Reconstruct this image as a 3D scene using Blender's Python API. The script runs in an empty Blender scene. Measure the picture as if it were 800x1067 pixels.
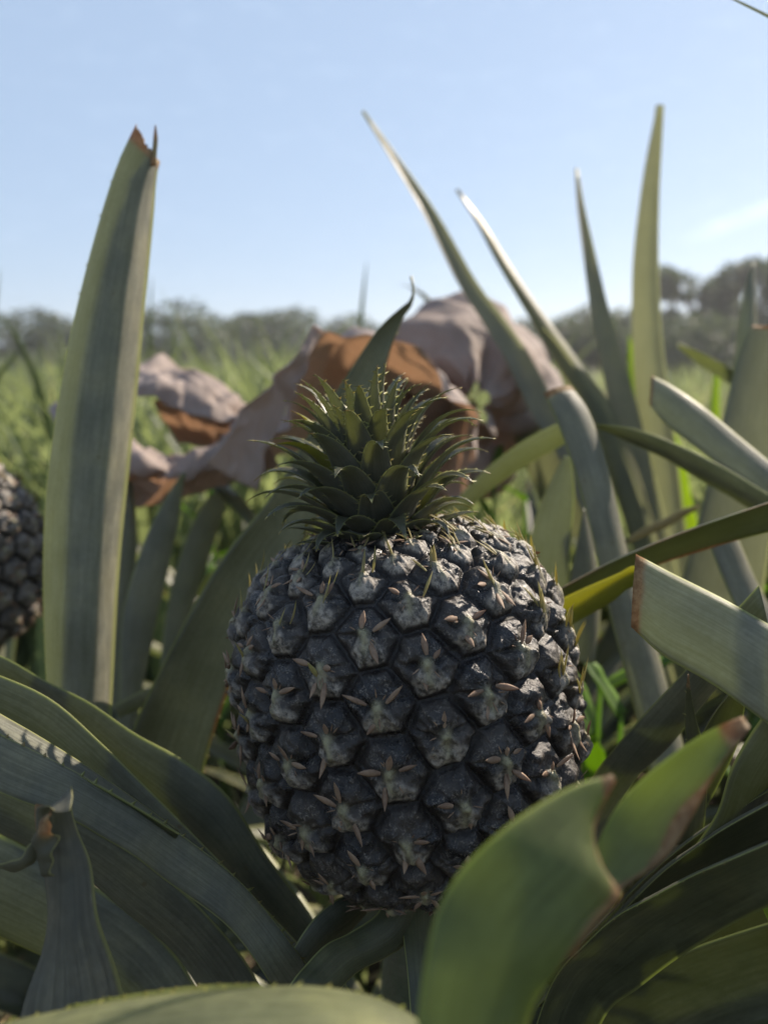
import bpy, math, random
import numpy as np
from mathutils import Vector, Matrix, noise
random.seed(11); rng = np.random.default_rng(11)
S = bpy.context.scene
COL = S.collection
R = math.radians; HAZE = .0032

# ------------------------------------------------------------------ camera
CAM = Vector((0, 0, 0.55)); PITCH = R(10.4); FPX = 806.0
FW = Vector((0, math.cos(PITCH), -math.sin(PITCH))); UPV = Vector((0, math.sin(PITCH), math.cos(PITCH))); RT = Vector((1, 0, 0))
def at(x, y, d):
    return CAM + FW*d + RT*((x-400)/FPX*d) - UPV*((y-533.5)/FPX*d)
cd = bpy.data.cameras.new('camera'); cam = bpy.data.objects.new('camera', cd); COL.objects.link(cam)
cam.location = CAM; cam.rotation_euler = (R(90)-PITCH, 0, 0)
cd.sensor_fit = 'VERTICAL'; cd.sensor_height = 36; cd.sensor_width = 27; cd.lens = 36*FPX/1067
cd.clip_start = 0.01; cd.clip_end = 3000
cd.dof.use_dof = True; cd.dof.focus_distance = 0.25; cd.dof.aperture_fstop = 7.4
S.camera = cam

# ------------------------------------------------------------------ materials
def mat(name):
    m = bpy.data.materials.new(name); m.use_nodes = True
    nt = m.node_tree; nt.nodes.clear()
    return m, nt
class NB:
    def __init__(s, nt): s.nt = nt
    def n(s, t, **kw):
        nd = s.nt.nodes.new(t)
        for k, v in kw.items():
            if k == 'ins':
                for i, val in v.items():
                    if isinstance(val, bpy.types.NodeSocket): s.nt.links.new(val, nd.inputs[i])
                    else: nd.inputs[i].default_value = val
            else: setattr(nd, k, v)
        return nd
    def attr(s, name): return s.n('ShaderNodeAttribute', attribute_name=name)
    def mix(s, f, a, b, blend='MIX'):
        nd = s.n('ShaderNodeMix', data_type='RGBA', blend_type=blend)
        for i, val in ((0, f), (6, a), (7, b)):
            if isinstance(val, bpy.types.NodeSocket): s.nt.links.new(val, nd.inputs[i])
            else: nd.inputs[i].default_value = val if i == 0 else (*val, 1)
        return nd.outputs[2]
    def math(s, op, a, b=0.0, clamp=False):
        nd = s.n('ShaderNodeMath', operation=op, use_clamp=clamp)
        for i, val in ((0, a), (1, b)):
            if isinstance(val, bpy.types.NodeSocket): s.nt.links.new(val, nd.inputs[i])
            else: nd.inputs[i].default_value = val
        return nd.outputs[0]
    def ramp(s, f, pts):
        nd = s.n('ShaderNodeMapRange', interpolation_type='SMOOTHSTEP')
        s.nt.links.new(f, nd.inputs[0]); nd.inputs[1].default_value = pts[0]; nd.inputs[2].default_value = pts[1]
        nd.inputs[3].default_value = pts[2]; nd.inputs[4].default_value = pts[3]
        return nd.outputs[0]
    def noise(s, vec, scale, detail=3, rough=.55):
        nd = s.n('ShaderNodeTexNoise'); nd.inputs['Scale'].default_value = scale
        nd.inputs['Detail'].default_value = detail; nd.inputs['Roughness'].default_value = rough
        if vec is not None: s.nt.links.new(vec, nd.inputs['Vector'])
        return nd.outputs[0]
    def out(s, sh): 
        o = s.n('ShaderNodeOutputMaterial'); s.nt.links.new(sh, o.inputs[0])

def leaf_material(name, up, under, trans, tf=.34, rough=.42, drycol=(.31, .22, .11), stripe=1.0):
    m, nt = mat(name); b = NB(nt)
    lc = b.attr('lc'); sep = b.n('ShaderNodeSeparateXYZ'); nt.links.new(lc.outputs['Vector'], sep.inputs[0])
    und = b.attr('under').outputs['Fac']
    mp = b.n('ShaderNodeMapping'); mp.inputs['Scale'].default_value = (26, 1.6, 1); nt.links.new(lc.outputs['Vector'], mp.inputs[0])
    info = b.n('ShaderNodeObjectInfo')
    add = b.n('ShaderNodeVectorMath', operation='ADD'); nt.links.new(mp.outputs[0], add.inputs[0])
    comb = b.n('ShaderNodeCombineXYZ'); sc = b.math('MULTIPLY', info.outputs['Random'], 37.0); nt.links.new(sc, comb.inputs[0]); nt.links.new(sc, comb.inputs[1])
    nt.links.new(comb.outputs[0], add.inputs[1])
    st = b.noise(add.outputs[0], 1.0, 4, .65)
    tc = b.n('ShaderNodeTexCoord')
    blot = b.noise(tc.outputs['Object'], 38, 4, .6)
    fine = b.noise(tc.outputs['Object'], 420, 3, .7)
    sf = b.ramp(st, (.32, .68, .76, 1.24))
    bf = b.ramp(blot, (.3, .7, .72, 1.25))
    ff = b.ramp(fine, (.3, .7, .86, 1.12))
    k = b.math('MULTIPLY', b.math('MULTIPLY', sf, bf), ff)
    base = b.mix(und, up, under)
    base = b.mix(b.ramp(blot, (.35, .75, 0, .35)), base, (up[0]*1.9, up[1]*1.45, up[2]*.9))
    kc = b.n('ShaderNodeCombineColor'); 
    for i in range(3): nt.links.new(k, kc.inputs[i])
    base = b.mix(1.0, base, (1, 1, 1), 'MULTIPLY'); 
    mm = nt.nodes[-1]; 
    nt.links.new(kc.outputs[0], base.node.inputs[7])
    dry = sep.outputs[2]
    dn = b.math('ADD', dry, b.math('MULTIPLY', b.math('SUBTRACT', blot, .5), .7))
    dmask = b.ramp(dn, (.18, .5, 0, 1)); dmask2 = b.math('MULTIPLY', dmask, b.ramp(dry, (0, .15, 0, 1)))
    # pale thin margin, with backlit edge glow put into its colour
    ed = b.math('ABSOLUTE', b.math('SUBTRACT', sep.outputs[0], .5))
    marg = b.ramp(ed, (.465, .495, 0, .75))
    base = b.mix(marg, base, (.33, .33, .12))
    # small brown specks
    vor = b.n('ShaderNodeTexVoronoi'); vor.inputs['Scale'].default_value = 120; nt.links.new(tc.outputs['Object'], vor.inputs['Vector'])
    speck = b.math('MULTIPLY', b.ramp(vor.outputs['Distance'], (.08, .16, 1, 0)), b.ramp(blot, (.55, .62, 0, .7)))
    base = b.mix(speck, base, (.10, .065, .03))
    dc = b.mix(b.ramp(fine, (.35, .65, 0, 1)), drycol, (drycol[0]*.45, drycol[1]*.42, drycol[2]*.42))
    base = b.mix(dmask2, base, dc)
    p = b.n('ShaderNodeBsdfPrincipled'); nt.links.new(base, p.inputs['Base Color'])
    p.inputs['Specular IOR Level'].default_value = .42
    rg = b.math('ADD', b.math('MULTIPLY', und, .14), b.ramp(blot, (.3, .7, rough-.06, rough+.1))); rg = b.math('ADD', rg, b.math('MULTIPLY', dmask2, .2)); nt.links.new(rg, p.inputs['Roughness'])
    bp = b.n('ShaderNodeBump'); bp.inputs['Strength'].default_value = .25*stripe; bp.inputs['Distance'].default_value = .0008
    nt.links.new(b.math('ADD', st, b.math('MULTIPLY', fine, .25)), bp.inputs['Height']); nt.links.new(bp.outputs[0], p.inputs['Normal'])
    t = b.n('ShaderNodeBsdfTranslucent'); tcx = b.mix(dmask2, trans, (.55, .30, .12))
    nt.links.new(tcx, t.inputs[0])
    tfac = b.math('ADD', b.math('MULTIPLY', marg, .35), tf)
    ms = b.n('ShaderNodeMixShader'); nt.links.new(tfac, ms.inputs[0]); nt.links.new(p.outputs[0], ms.inputs[1]); nt.links.new(t.outputs[0], ms.inputs[2])
    b.out(ms.outputs[0]); return m
M = {}
M['leaf'] = leaf_material('pineapple_leaf', (.078, .084, .052), (.180, .175, .142), (.62, .68, .34), tf=.30)
M['leafshade'] = leaf_material('pineapple_leaf_shaded', (.058, .064, .036), (.112, .114, .084), (.52, .60, .24), tf=.15)  # darker, less translucent leaf copy: shade put into its colour
M['leaflit'] = leaf_material('pineapple_leaf_lit', (.105, .112, .062), (.20, .19, .15), (.62, .64, .43), tf=.44)  # paler, more translucent leaf copy: backlit glow put into its colour
M['leafolive'] = leaf_material('pineapple_leaf_olive', (.082, .100, .040), (.14, .15, .09), (.56, .66, .20), tf=.42)
M['leafbright'] = leaf_material('pineapple_leaf_young', (.095, .15, .045), (.17, .21, .12), (.62, .78, .12), tf=.5)
M['leafyellow'] = leaf_material('pineapple_leaf_yellowing', (.15, .155, .035), (.15, .155, .045), (.72, .70, .10), tf=.40)
M['leafdry'] = leaf_material('withered_leaf', (.085, .086, .066), (.10, .10, .082), (.7, .66, .42), tf=.28, rough=.6)
M['crown'] = leaf_material('crown_leaf', (.056, .062, .046), (.100, .100, .082), (.58, .62, .30), tf=.25, rough=.38, drycol=(.46, .42, .17))

def simple(name, col, col2, scale, rough=.8, bump=.3, bd=.01, trans=None, tf=0, spec=.3):
    m, nt = mat(name); b = NB(nt); tc = b.n('ShaderNodeTexCoord')
    n1 = b.noise(tc.outputs['Object'], scale, 5, .6)
    n2 = b.noise(tc.outputs['Object'], scale*7, 4, .6)
    f = b.ramp(b.math('ADD', b.math('MULTIPLY', n1, .65), b.math('MULTIPLY', n2, .35)), (.36, .64, 0, 1))
    p = b.n('ShaderNodeBsdfPrincipled'); nt.links.new(b.mix(f, col, col2), p.inputs['Base Color'])
    p.inputs['Roughness'].default_value = rough; p.inputs['Specular IOR Level'].default_value = spec
    bp = b.n('ShaderNodeBump'); bp.inputs['Strength'].default_value = bump; bp.inputs['Distance'].default_value = bd
    nt.links.new(n2, bp.inputs['Height']); nt.links.new(bp.outputs[0], p.inputs['Normal'])
    sh = p.outputs[0]
    if trans:
        t = b.n('ShaderNodeBsdfTranslucent'); t.inputs[0].default_value = (*trans, 1)
        ms = b.n('ShaderNodeMixShader'); ms.inputs[0].default_value = tf
        nt.links.new(sh, ms.inputs[1]); nt.links.new(t.outputs[0], ms.inputs[2]); sh = ms.outputs[0]
    b.out(sh); return m
M['soil'] = simple('soil', (.055, .040, .027), (.11, .085, .055), 9, .95, .8, .02)
M['bract'] = simple('dry_bract', (.31, .215, .145), (.17, .11, .075), 160, .65, .3, .0005, (.7, .4, .2), .18)
M['bractfresh'] = simple('fresh_bract', (.30, .27, .12), (.20, .16, .085), 130, .5, .3, .0005, (.80, .72, .28), .4)
M['stalk'] = simple('fruit_stalk', (.10, .12, .07), (.15, .15, .10), 60, .7)
M['grass'] = simple('grass_blades', (.030, .048, .022), (.105, .135, .055), 2.6, .5, .1, .01, (.36, .43, .16), .36)
M['weed'] = simple('weed_leaf', (.07, .13, .03), (.10, .17, .04), 12, .5, .1, .002, (.4, .6, .08), .45)
M['hedge'] = simple('tree_foliage', (.026, .040, .022), (.060, .075, .040), .7, .6, .1, .01, (.16, .22, .08), .16)
M['bark'] = simple('bark', (.10, .08, .06), (.05, .04, .03), 6, .9, .6, .03)
M['straw'] = simple('straw', (.42, .34, .20), (.30, .23, .13), 40, .7, .2, .001, (.6, .5, .25), .25)
M['paperout'] = simple('paper_outside', (.37, .315, .29), (.29, .24, .215), 16, .75, .5, .003, (.72, .53, .38), .36, .25)
M['paperin'] = simple('paper_inside', (.52, .43, .36), (.36, .28, .22), 26, .8, .5, .003, (.78, .59, .45), .46, .2)

def skin_material(name='pineapple_skin', c1=(.011, .011, .013), c2=(.044, .035, .028), pf=.45):
    m, nt = mat(name); b = NB(nt); tc = b.n('ShaderNodeTexCoord')
    far = b.attr('farina').outputs['Fac']; grv = b.attr('rim').outputs['Fac']; tip = b.attr('knob').outputs['Fac']
    n1 = b.noise(tc.outputs['Object'], 420, 5, .7); n2 = b.noise(tc.outputs['Object'], 1500, 3, .7); n3 = b.noise(tc.outputs['Object'], 90, 4, .6)
    base = b.mix(b.ramp(n3, (.35, .68, 0, 1)), c1, c2)
    # powdery scales: dense on the bract flap, thin specks elsewhere
    pw = b.math('MULTIPLY', b.ramp(n2, (.48, .62, 0, 1)), b.ramp(n1, (.46, .60, 0, 1)))
    pwd = b.math('MAXIMUM', b.math('MULTIPLY', far, b.ramp(n1, (.36, .62, .08, 1))), b.math('MULTIPLY', pw, pf))
    base = b.mix(pwd, base, (.34, .295, .24))
    base = b.mix(b.math('MULTIPLY', tip, b.ramp(n1, (.3, .6, .3, 1))), base, (.25, .225, .125))
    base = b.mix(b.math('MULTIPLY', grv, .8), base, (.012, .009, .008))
    p = b.n('ShaderNodeBsdfPrincipled'); nt.links.new(base, p.inputs['Base Color'])
    nt.links.new(b.math('ADD', b.ramp(n3, (.3, .7, .22, .42)), b.math('MULTIPLY', pwd, .4)), p.inputs['Roughness'])
    p.inputs['Specular IOR Level'].default_value = .45
    bp = b.n('ShaderNodeBump'); bp.inputs['Strength'].default_value = .8; bp.inputs['Distance'].default_value = .0009
    nt.links.new(b.math('ADD', n1, b.math('MULTIPLY', n2, .5)), bp.inputs['Height']); nt.links.new(bp.outputs[0], p.inputs['Normal'])
    b.out(p.outputs[0]); return m
M['skin'] = skin_material(); M['skinpale'] = skin_material('dusty_sunlit_pineapple_skin', (.07, .06, .05), (.20, .175, .145), .8)  # pale copy: dusty, and lightened to stand for sun on it

# ------------------------------------------------------------------ mesh helpers
class MB:
    def __init__(s): s.v = []; s.f = []; s.mi = []; s.lc = []; s.un = []; s.n = 0
    def add(s, v, f, mi=0, lc=None, un=None):
        v = np.asarray(v, float).reshape(-1, 3); k = len(v)
        s.v.append(v); s.f += [tuple(i+s.n for i in q) for q in f]; s.mi += [mi]*len(f) if isinstance(mi, int) else list(mi)
        s.lc.append(np.asarray(lc, float) if lc is not None else np.tile((.25, .5, 0.), (k, 1)))
        s.un.append(np.asarray(un, float) if un is not None else np.zeros(k)); s.n += k
    def build(s, name, mats, parent=None, smooth=True, origin=None, lcattr=True):
        v = np.concatenate(s.v); 
        o0 = np.array(origin if origin is not None else (parent.location if parent else (0, 0, 0)))
        me = bpy.data.meshes.new(name); me.from_pydata((v-o0).tolist(), [], s.f)
        if lcattr:
            a = me.attributes.new('lc', 'FLOAT_VECTOR', 'POINT'); a.data.foreach_set('vector', np.concatenate(s.lc).ravel())
            a = me.attributes.new('under', 'FLOAT', 'POINT'); a.data.foreach_set('value', np.concatenate(s.un))
        for m_ in (mats if isinstance(mats, list) else [mats]): me.materials.append(m_)
        me.polygons.foreach_set('material_index', s.mi); me.polygons.foreach_set('use_smooth', [smooth]*len(s.f))
        me.update()
        o = bpy.data.objects.new(name, me); COL.objects.link(o)
        if parent: o.parent = parent
        elif origin is not None: o.location = origin
        return o
def tag(o, label=None, cat=None, group=None, kind=None):
    if label: o['label'] = label
    if cat: o['category'] = cat
    if group: o['group'] = group
    if kind: o['kind'] = kind
    return o
def empty(name, loc, label, cat, group=None, rot=(0, 0, 0)):
    o = bpy.data.objects.new(name, None); COL.objects.link(o); o.location = loc; o.rotation_euler = rot; o.empty_display_size = .05
    return tag(o, label, cat, group)
def copy_tree(o, parent=None):
    c = o.copy(); COL.objects.link(c); c.parent = parent
    for ch in list(o.children): copy_tree(ch, c)
    return c

def spline(P, n):
    P = np.asarray(P, float); k = len(P)
    if k == 2: t = np.linspace(0, 1, n)[:, None]; return P[0]*(1-t)+P[1]*t
    Q = np.vstack([2*P[0]-P[1], P, 2*P[-1]-P[-2]])
    seg = np.linalg.norm(np.diff(P, axis=0), axis=1); cum = np.r_[0, np.cumsum(seg)]
    ts = np.interp(np.linspace(0, cum[-1], n), cum, np.arange(k)); out = []
    for t in ts:
        i = min(int(t), k-2); u = t-i; a, b_, c, d = Q[i:i+4]
        out.append(.5*((2*b_)+(-a+c)*u+(2*a-5*b_+4*c-d)*u*u+(-a+3*b_-3*c+d)*u**3))
    return np.array(out)
def spline_par(P, Q, n):
    """both edges resampled with one shared parameter"""
    P = np.asarray(P, float); Q = np.asarray(Q, float); k = len(P)
    Mx = (P+Q)/2; seg = np.linalg.norm(np.diff(Mx, axis=0), axis=1)+1e-6; cum = np.r_[0, np.cumsum(seg)]
    ts = np.interp(np.linspace(0, cum[-1], n), cum, np.arange(k))
    def ev(P):
        if k == 2: return np.array([P[0]*(1-t)+P[1]*t for t in ts])
        E = np.vstack([2*P[0]-P[1], P, 2*P[-1]-P[-2]]); out = []
        for t in ts:
            i = min(int(t), k-2); u = t-i; a, b_, c, d = E[i:i+4]
            out.append(.5*((2*b_)+(-a+c)*u+(2*a-5*b_+4*c-d)*u*u+(-a+3*b_-3*c+d)*u**3))
        return np.array(out)
    return ev(P), ev(Q), cum[-1]

def ribbon(mb, A, B, bow=.15, thick=.0016, n=46, m=10, toward=None, prof=None, under=None, dry0=0, dry1=0, dryA=0, dryB=0, dryfn=None,
           serr='', sgap=.006, slen=.0016, wav=.0, mi=0, mi2=None, jag=0, seed=0):
    """a leaf between two edge curves (world points); bow>0 bulges towards `toward` (the outer face)"""
    A, B, L = spline_par(A, B, n)
    toward = np.array(CAM if toward is None else toward)
    C = (A+B)/2; T = np.gradient(C, axis=0); T /= np.linalg.norm(T, axis=1)[:, None]+1e-9
    W = B-A; w = np.linalg.norm(W, axis=1)
    Wd = W/(w[:, None]+1e-9)
    for i in range(n):
        if w[i] < 1e-4: Wd[i] = Wd[i-1]
    Nn = np.cross(T, Wd); Nn /= np.linalg.norm(Nn, axis=1)[:, None]+1e-9
    mid = n//2
    if np.dot(Nn[mid], toward-C[mid]) < 0: Nn = -Nn
    us = np.linspace(0, 1, m+1)
    if prof is None: pr = bow*(4*us*(1-us))
    else: pr = np.interp(us, [p[0] for p in prof], [p[1] for p in prof])
    rs = np.random.default_rng(seed+int(abs(A[0][0]*1e4)) % 9973)
    ph = rs.uniform(0, 6.28, 3)
    s = np.linspace(0, 1, n)
    wv = wav*(np.sin(s*9+ph[0])*.6+np.sin(s*21+ph[1])*.4)
    G = A[:, None]*(1-us[None, :, None])+B[:, None]*us[None, :, None]+Nn[:, None]*((pr[None, :]*w[:, None])[..., None])
    G += Nn[:, None]*((wv[:, None]*(us[None, :]-.5)*2)[..., None])
    if jag:
        e = rs.normal(0, jag, m+1); G[-1] += T[-1]*e[:, None]
    th = (thick*np.sqrt(np.clip(4*us*(1-us), 0, 1))+.00025)[None, :, None]*np.clip(w/np.max(w), .15, 1)[:, None, None]
    Bk = G-Nn[:, None]*th
    V = np.concatenate([G.reshape(-1, 3), Bk.reshape(-1, 3)])
    k = n*(m+1); I = lambda i, j: i*(m+1)+j
    f = []; mi_ = []
    for i in range(n-1):
        for j in range(m):
            f.append((I(i, j), I(i, j+1), I(i+1, j+1), I(i+1, j))); mi_.append(mi)
            f.append((k+I(i, j), k+I(i+1, j), k+I(i+1, j+1), k+I(i, j+1))); mi_.append(mi if mi2 is None else mi2)
    for i in range(n-1):
        f.append((I(i, 0), I(i+1, 0), k+I(i+1, 0), k+I(i, 0))); f.append((I(i, m), k+I(i, m), k+I(i+1, m), I(i+1, m))); mi_ += [mi]*2
    for j in range(m):
        f.append((I(0, j), k+I(0, j), k+I(0, j+1), I(0, j+1))); f.append((I(n-1, j), I(n-1, j+1), k+I(n-1, j+1), k+I(n-1, j))); mi_ += [mi]*2
    dry = np.zeros((n, m+1))
    if dry0: dry = np.maximum(dry, np.clip(1-s/dry0, 0, 1)[:, None])
    if dry1: dry = np.maximum(dry, np.clip(1-(1-s)/dry1, 0, 1)[:, None])
    if dryA: dry = np.maximum(dry, np.clip(1-us/dryA, 0, 1)[None, :]*(.6+.4*np.sin(s*17+ph[2]))[:, None])
    if dryB: dry = np.maximum(dry, np.clip(1-(1-us)/dryB, 0, 1)[None, :]*(.6+.4*np.sin(s*14+ph[1]))[:, None])
    if dryfn: dry = np.maximum(dry, np.clip(dryfn(s[:, None], us[None, :]), 0, 1))
    lc = np.stack([np.broadcast_to(us, (n, m+1)), np.broadcast_to((s*L*18)[:, None], (n, m+1)), dry], -1).reshape(-1, 3)
    uf = 1.0 if under == 'front' else 0.0
    un = np.r_[np.full(k, uf), np.full(k, 1-uf if under else .0)]
    mb.add(V, f, mi_, np.concatenate([lc, lc]), un)
    # marginal spines
    for e in serr:
        E, sg = (G[:, 0], -1) if e == 'A' else (G[:, -1], 1)
        d = np.r_[0, np.cumsum(np.linalg.norm(np.diff(E, axis=0), axis=1))]
        p = sgap*.5
        while p < d[-1]*.985:
            q = np.array([np.interp(p, d, E[:, c]) for c in range(3)]); i = min(int(np.searchsorted(d, p)), n-1)
            o = Wd[i]*sg; t = T[i]; l = slen*rs.uniform(.6, 1.3); b_ = slen*.42
            vv = [q-t*b_-o*.0004, q+t*b_-o*.0004, q+Nn[i]*slen*.2-o*.0004, q+o*l+t*l*rs.uniform(.4, .9)]
            mb.add(vv, [(0, 1, 3), (1, 2, 3), (2, 0, 3)], mi, np.tile((.0, p*18, .28), (4, 1)), np.full(4, .3))
            p += sgap*rs.uniform(.7, 1.35)
    return G

def px(L, d0=None, d1=None):
    """traced outline -> points in the place; each vertex (x, y[, depth])"""
    k = len(L); out = []; d1 = d0 if d1 is None else d1
    for i, p in enumerate(L):
        d = p[2] if len(p) > 2 else d0+(d1-d0)*i/max(1, k-1)
        out.append(tuple(at(p[0], p[1], d)))
    return out
DEF = {}
def pleaf(parent, A, B, d0, d1=None, dB=0.0, mat=None, name='leaf', label=None, **kw):
    d1 = d0 if d1 is None else d1; mat = mat or DEF.get(parent.name, 'leaf')
    mb = MB(); ribbon(mb, px(A, d0, d1), px(B, d0+dB, d1+dB), **kw)
    o = mb.build(name, M[mat], parent)
    if label: o['label'] = label
    return o

# free leaf for the parts of a rosette the photo shows only dimly
def free_leaf(mb, base, az, el0, el1, length, width, roll=0, n=26, m=8, bow=-.22, serr='', cut=False, seed=0):
    pts = []; p = np.array(base, float); sides = []
    for i in range(n):
        s = i/(n-1); e = el0+(el1-el0)*s**1.3
        d = np.array((math.sin(az)*math.cos(e), math.cos(az)*math.cos(e), math.sin(e)))
        if i: p = p+d*length/(n-1)
        pts.append(p.copy()); sd = np.array((math.cos(az), -math.sin(az), 0)); upn = np.cross(sd, d)
        sides.append(sd*math.cos(roll)+upn*math.sin(roll))
    pts = np.array(pts); sides = np.array(sides); s = np.linspace(0, 1, n)
    w = width*np.clip(np.minimum(1, .75+s*1.2)*(1-s**(2.2 if not cut else 9))**.8, .02, 1)
    A = pts-sides*w[:, None]/2; B = pts+sides*w[:, None]/2
    top = pts[n//2]+np.array((-math.sin(az)*math.sin((el0+el1)/2), -math.cos(az)*math.sin((el0+el1)/2), math.cos((el0+el1)/2)))
    ribbon(mb, A, B, bow=bow, n=n, m=m, toward=top, under='back', serr=serr, wav=.0015, seed=seed, sgap=.009, dry1=.06)

def plant_root(name, loc, label, cat='pineapple plant', group='pineapple plants'): return empty(name, loc, label, cat, group)
def stem(parent, h, r=.022, top=None):
    mb = MB(); b0 = Vector(parent.location); tp = Vector(top) if top else b0+Vector((0, 0, h)); n = 14; k = 12; vs = []; fs = []
    for i in range(n):
        t = i/(n-1); c = b0.lerp(tp, t); rr = r*(1.15-.45*t)*(1+.05*math.sin(i*2.1))
        for j in range(k): a = 2*math.pi*j/k; vs.append((c.x+rr*math.cos(a), c.y+rr*math.sin(a), c.z))
    for i in range(n-1):
        for j in range(k): fs.append((i*k+j, i*k+(j+1) % k, (i+1)*k+(j+1) % k, (i+1)*k+j))
    fs.append(tuple(range(k))[::-1]); fs.append(tuple(range((n-1)*k, n*k)))
    mb.add(vs, fs); return mb.build('stem', M['stalk'], parent)

# ------------------------------------------------------------------ the pineapple fruit
FR, FH = .0632, .0662
def prof_fruit(NV):
    t = np.linspace(0, math.pi, NV); c = np.cos(t); s = np.sin(t); e = 2/2.95
    z = FH*np.sign(c)*np.abs(c)**e; r = FR*np.abs(s)**e
    r = r*(1-.01*z/FH)
    return r, z
def make_fruit(root):
    NU, NV = 640, 400
    r0, z0 = prof_fruit(4000); ds = np.hypot(np.diff(r0), np.diff(z0)); s0 = np.r_[0, np.cumsum(ds)]
    sN = np.linspace(0, s0[-1], NV); r = np.interp(sN, s0, r0); z = np.interp(sN, s0, z0)
    th = np.linspace(0, 2*math.pi, NU, endpoint=False)
    P = np.stack([r[:, None]*np.cos(th), r[:, None]*np.sin(th), np.broadcast_to(z[:, None], (NV, NU))], -1)
    dr = np.gradient(r, sN); dz = np.gradient(z, sN)
    Nr, Nz = -dz, dr
    N = np.stack([Nr[:, None]*np.cos(th), Nr[:, None]*np.sin(th), np.broadcast_to(Nz[:, None], (NV, NU))], -1)
    N /= np.linalg.norm(N, axis=-1, keepdims=True)
    # eye lattice: 10 spirals one way, 13 the other
    def noise_f(Q):
        q = Q*1000; o = np.zeros(len(q))
        for fr_, am in ((.55, 1), (1.1, .6), (2.1, .4)):
            for kx in range(5):
                g = np.random.default_rng(int(fr_*100)+kx); dv = g.normal(size=3); dv /= np.linalg.norm(dv)
                o += am*np.sin(q@dv*fr_*g.uniform(.7, 1.4)+g.uniform(0, 6))*.45
        return o*.5
    thA = 2*math.pi*58/1384; alpha = (thA+6*math.pi)/10
    eyes = []; mid = s0[-1]/2; h0 = .00097
    def step(s): return h0*max(.35, float(np.interp(s, s0, r0))/FR)**.55
    nn = 0; s = mid; lst = []
    while s < s0[-1]*.985: lst.append((nn, s)); s += step(s); nn += 1
    nn = -1; s = mid-step(mid)
    while s > s0[-1]*.10: lst.append((nn, s)); s -= step(s); nn -= 1
    for k, s in lst:
        rr = float(np.interp(s, s0, r0)); zz = float(np.interp(s, s0, z0)); a = -math.pi/2-.09-k*alpha
        i = min(NV-1, int(s/s0[-1]*(NV-1))); n_ = np.array((Nr[i]*math.cos(a), Nr[i]*math.sin(a), Nz[i])); n_ /= np.linalg.norm(n_)
        c = np.array((rr*math.cos(a), rr*math.sin(a), zz)); rt = np.array((-math.sin(a), math.cos(a), 0)); up = np.cross(n_, rt)
        if up[2] < 0 : up = -up
        eyes.append((c, n_, rt, up, s/s0[-1]))
    E = np.array([e[0] for e in eyes]); EN = np.array([e[1] for e in eyes]); ER = np.array([e[2] for e in eyes]); EU = np.array([e[3] for e in eyes])
    dd = np.linalg.norm(E[:, None]-E[None], axis=-1); np.fill_diagonal(dd, 9); sp = np.sort(dd, axis=1)[:, :5].mean(axis=1)
    jr = np.random.default_rng(5)
    E = E+ER*(jr.normal(0, .035, len(E))*sp)[:, None]+EU*(jr.normal(0, .035, len(E))*sp)[:, None]
    Pf = P.reshape(-1, 3); Nf = N.reshape(-1, 3); K = len(Pf)
    disp = np.zeros(K); far = np.zeros(K); rim = np.zeros(K); knob = np.zeros(K)
    sm = lambda x, a, b: (lambda t: t*t*(3-2*t))(np.clip((x-a)/(b-a), 0, 1))
    hs = jr.uniform(.85, 1.15, len(E)); ph = jr.uniform(0, 6.28, (len(E), 4))
    for c0 in range(0, K, 20000):
        Q = Pf[c0:c0+20000]; D = ((Q[:, None]-E[None])**2).sum(-1)
        o = np.argpartition(D, 2, axis=1)[:, :2]
        a = np.take_along_axis(D, o, 1); sw = a[:, 0] > a[:, 1]; o[sw] = o[sw][:, ::-1]; a[sw] = a[sw][:, ::-1]
        i1, i2 = o[:, 0], o[:, 1]
        half = np.linalg.norm(E[i1]-E[i2], axis=1)
        ed = (a[:, 1]-a[:, 0])/(2*half)/(sp[i1]*.5)
        v = Q-E[i1]; h = sp[i1]*.5
        x = (v*ER[i1]).sum(-1)/h; y = (v*EU[i1]).sum(-1)/h
        x = x+.05*np.sin(y*4+ph[i1, 0]); 
        e = np.clip(ed, 0, 1)
        gz = noise_f(Q); e = np.clip(ed*(1+.10*np.sin(3*np.arctan2(y, x)+ph[i1, 0]))-.05+gz*.05, 0, 1)
        dome = (1-(1-np.clip(e*1.06, 0, 1))**3.0)**.72
        flap = sm(-y, -.10, .10)*(1-sm(np.abs(x)-(.22+.55*np.clip(-y, 0, 1)), -.04, .10))       # triangular bract below the middle
        ridge = np.exp(-(x/.13)**2)*sm(-y, -.25, .05)*(1-sm(-y, .45, .9))
        kn = np.exp(-((x/.17)**2+((y-.06)/.15)**2))
        hol = np.exp(-(((np.abs(x)-.40)/.17)**2+((y+.02+.06*np.sin(ph[i1, 1]))/.13)**2))
        crease = np.exp(-((y+.10-.30*np.abs(x)+.04*np.sin(x*7+ph[i1, 2]))/.06)**2)*sm(np.abs(x), .12, .3)*(1-sm(np.abs(x), .75, .95))
        lob = .05*np.sin(3*np.arctan2(y, x)+ph[i1, 3])*np.exp(-((np.hypot(x, y)-.45)/.25)**2)
        H = sp[i1]*.5*hs[i1]
        flr = np.exp(-((np.abs(x)-(.16+.62*np.clip(-y, 0, 1)))/.055)**2)*sm(-y, .02, .2)*sm(e, .1, .3)
        vein = np.sin(x*26/(.35+np.clip(-y, 0, 1))+ph[i1, 2])*flap*sm(-y, .0, .3)
        dsp = H*(dome*.42+.09*flap*dome+.07*ridge+.07*kn-.12*hol-.14*crease+lob*1.4+.05*flr+.016*vein+gz*.07*sm(e, 0, .2))-H*.20
        disp[c0:c0+20000] = dsp
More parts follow.
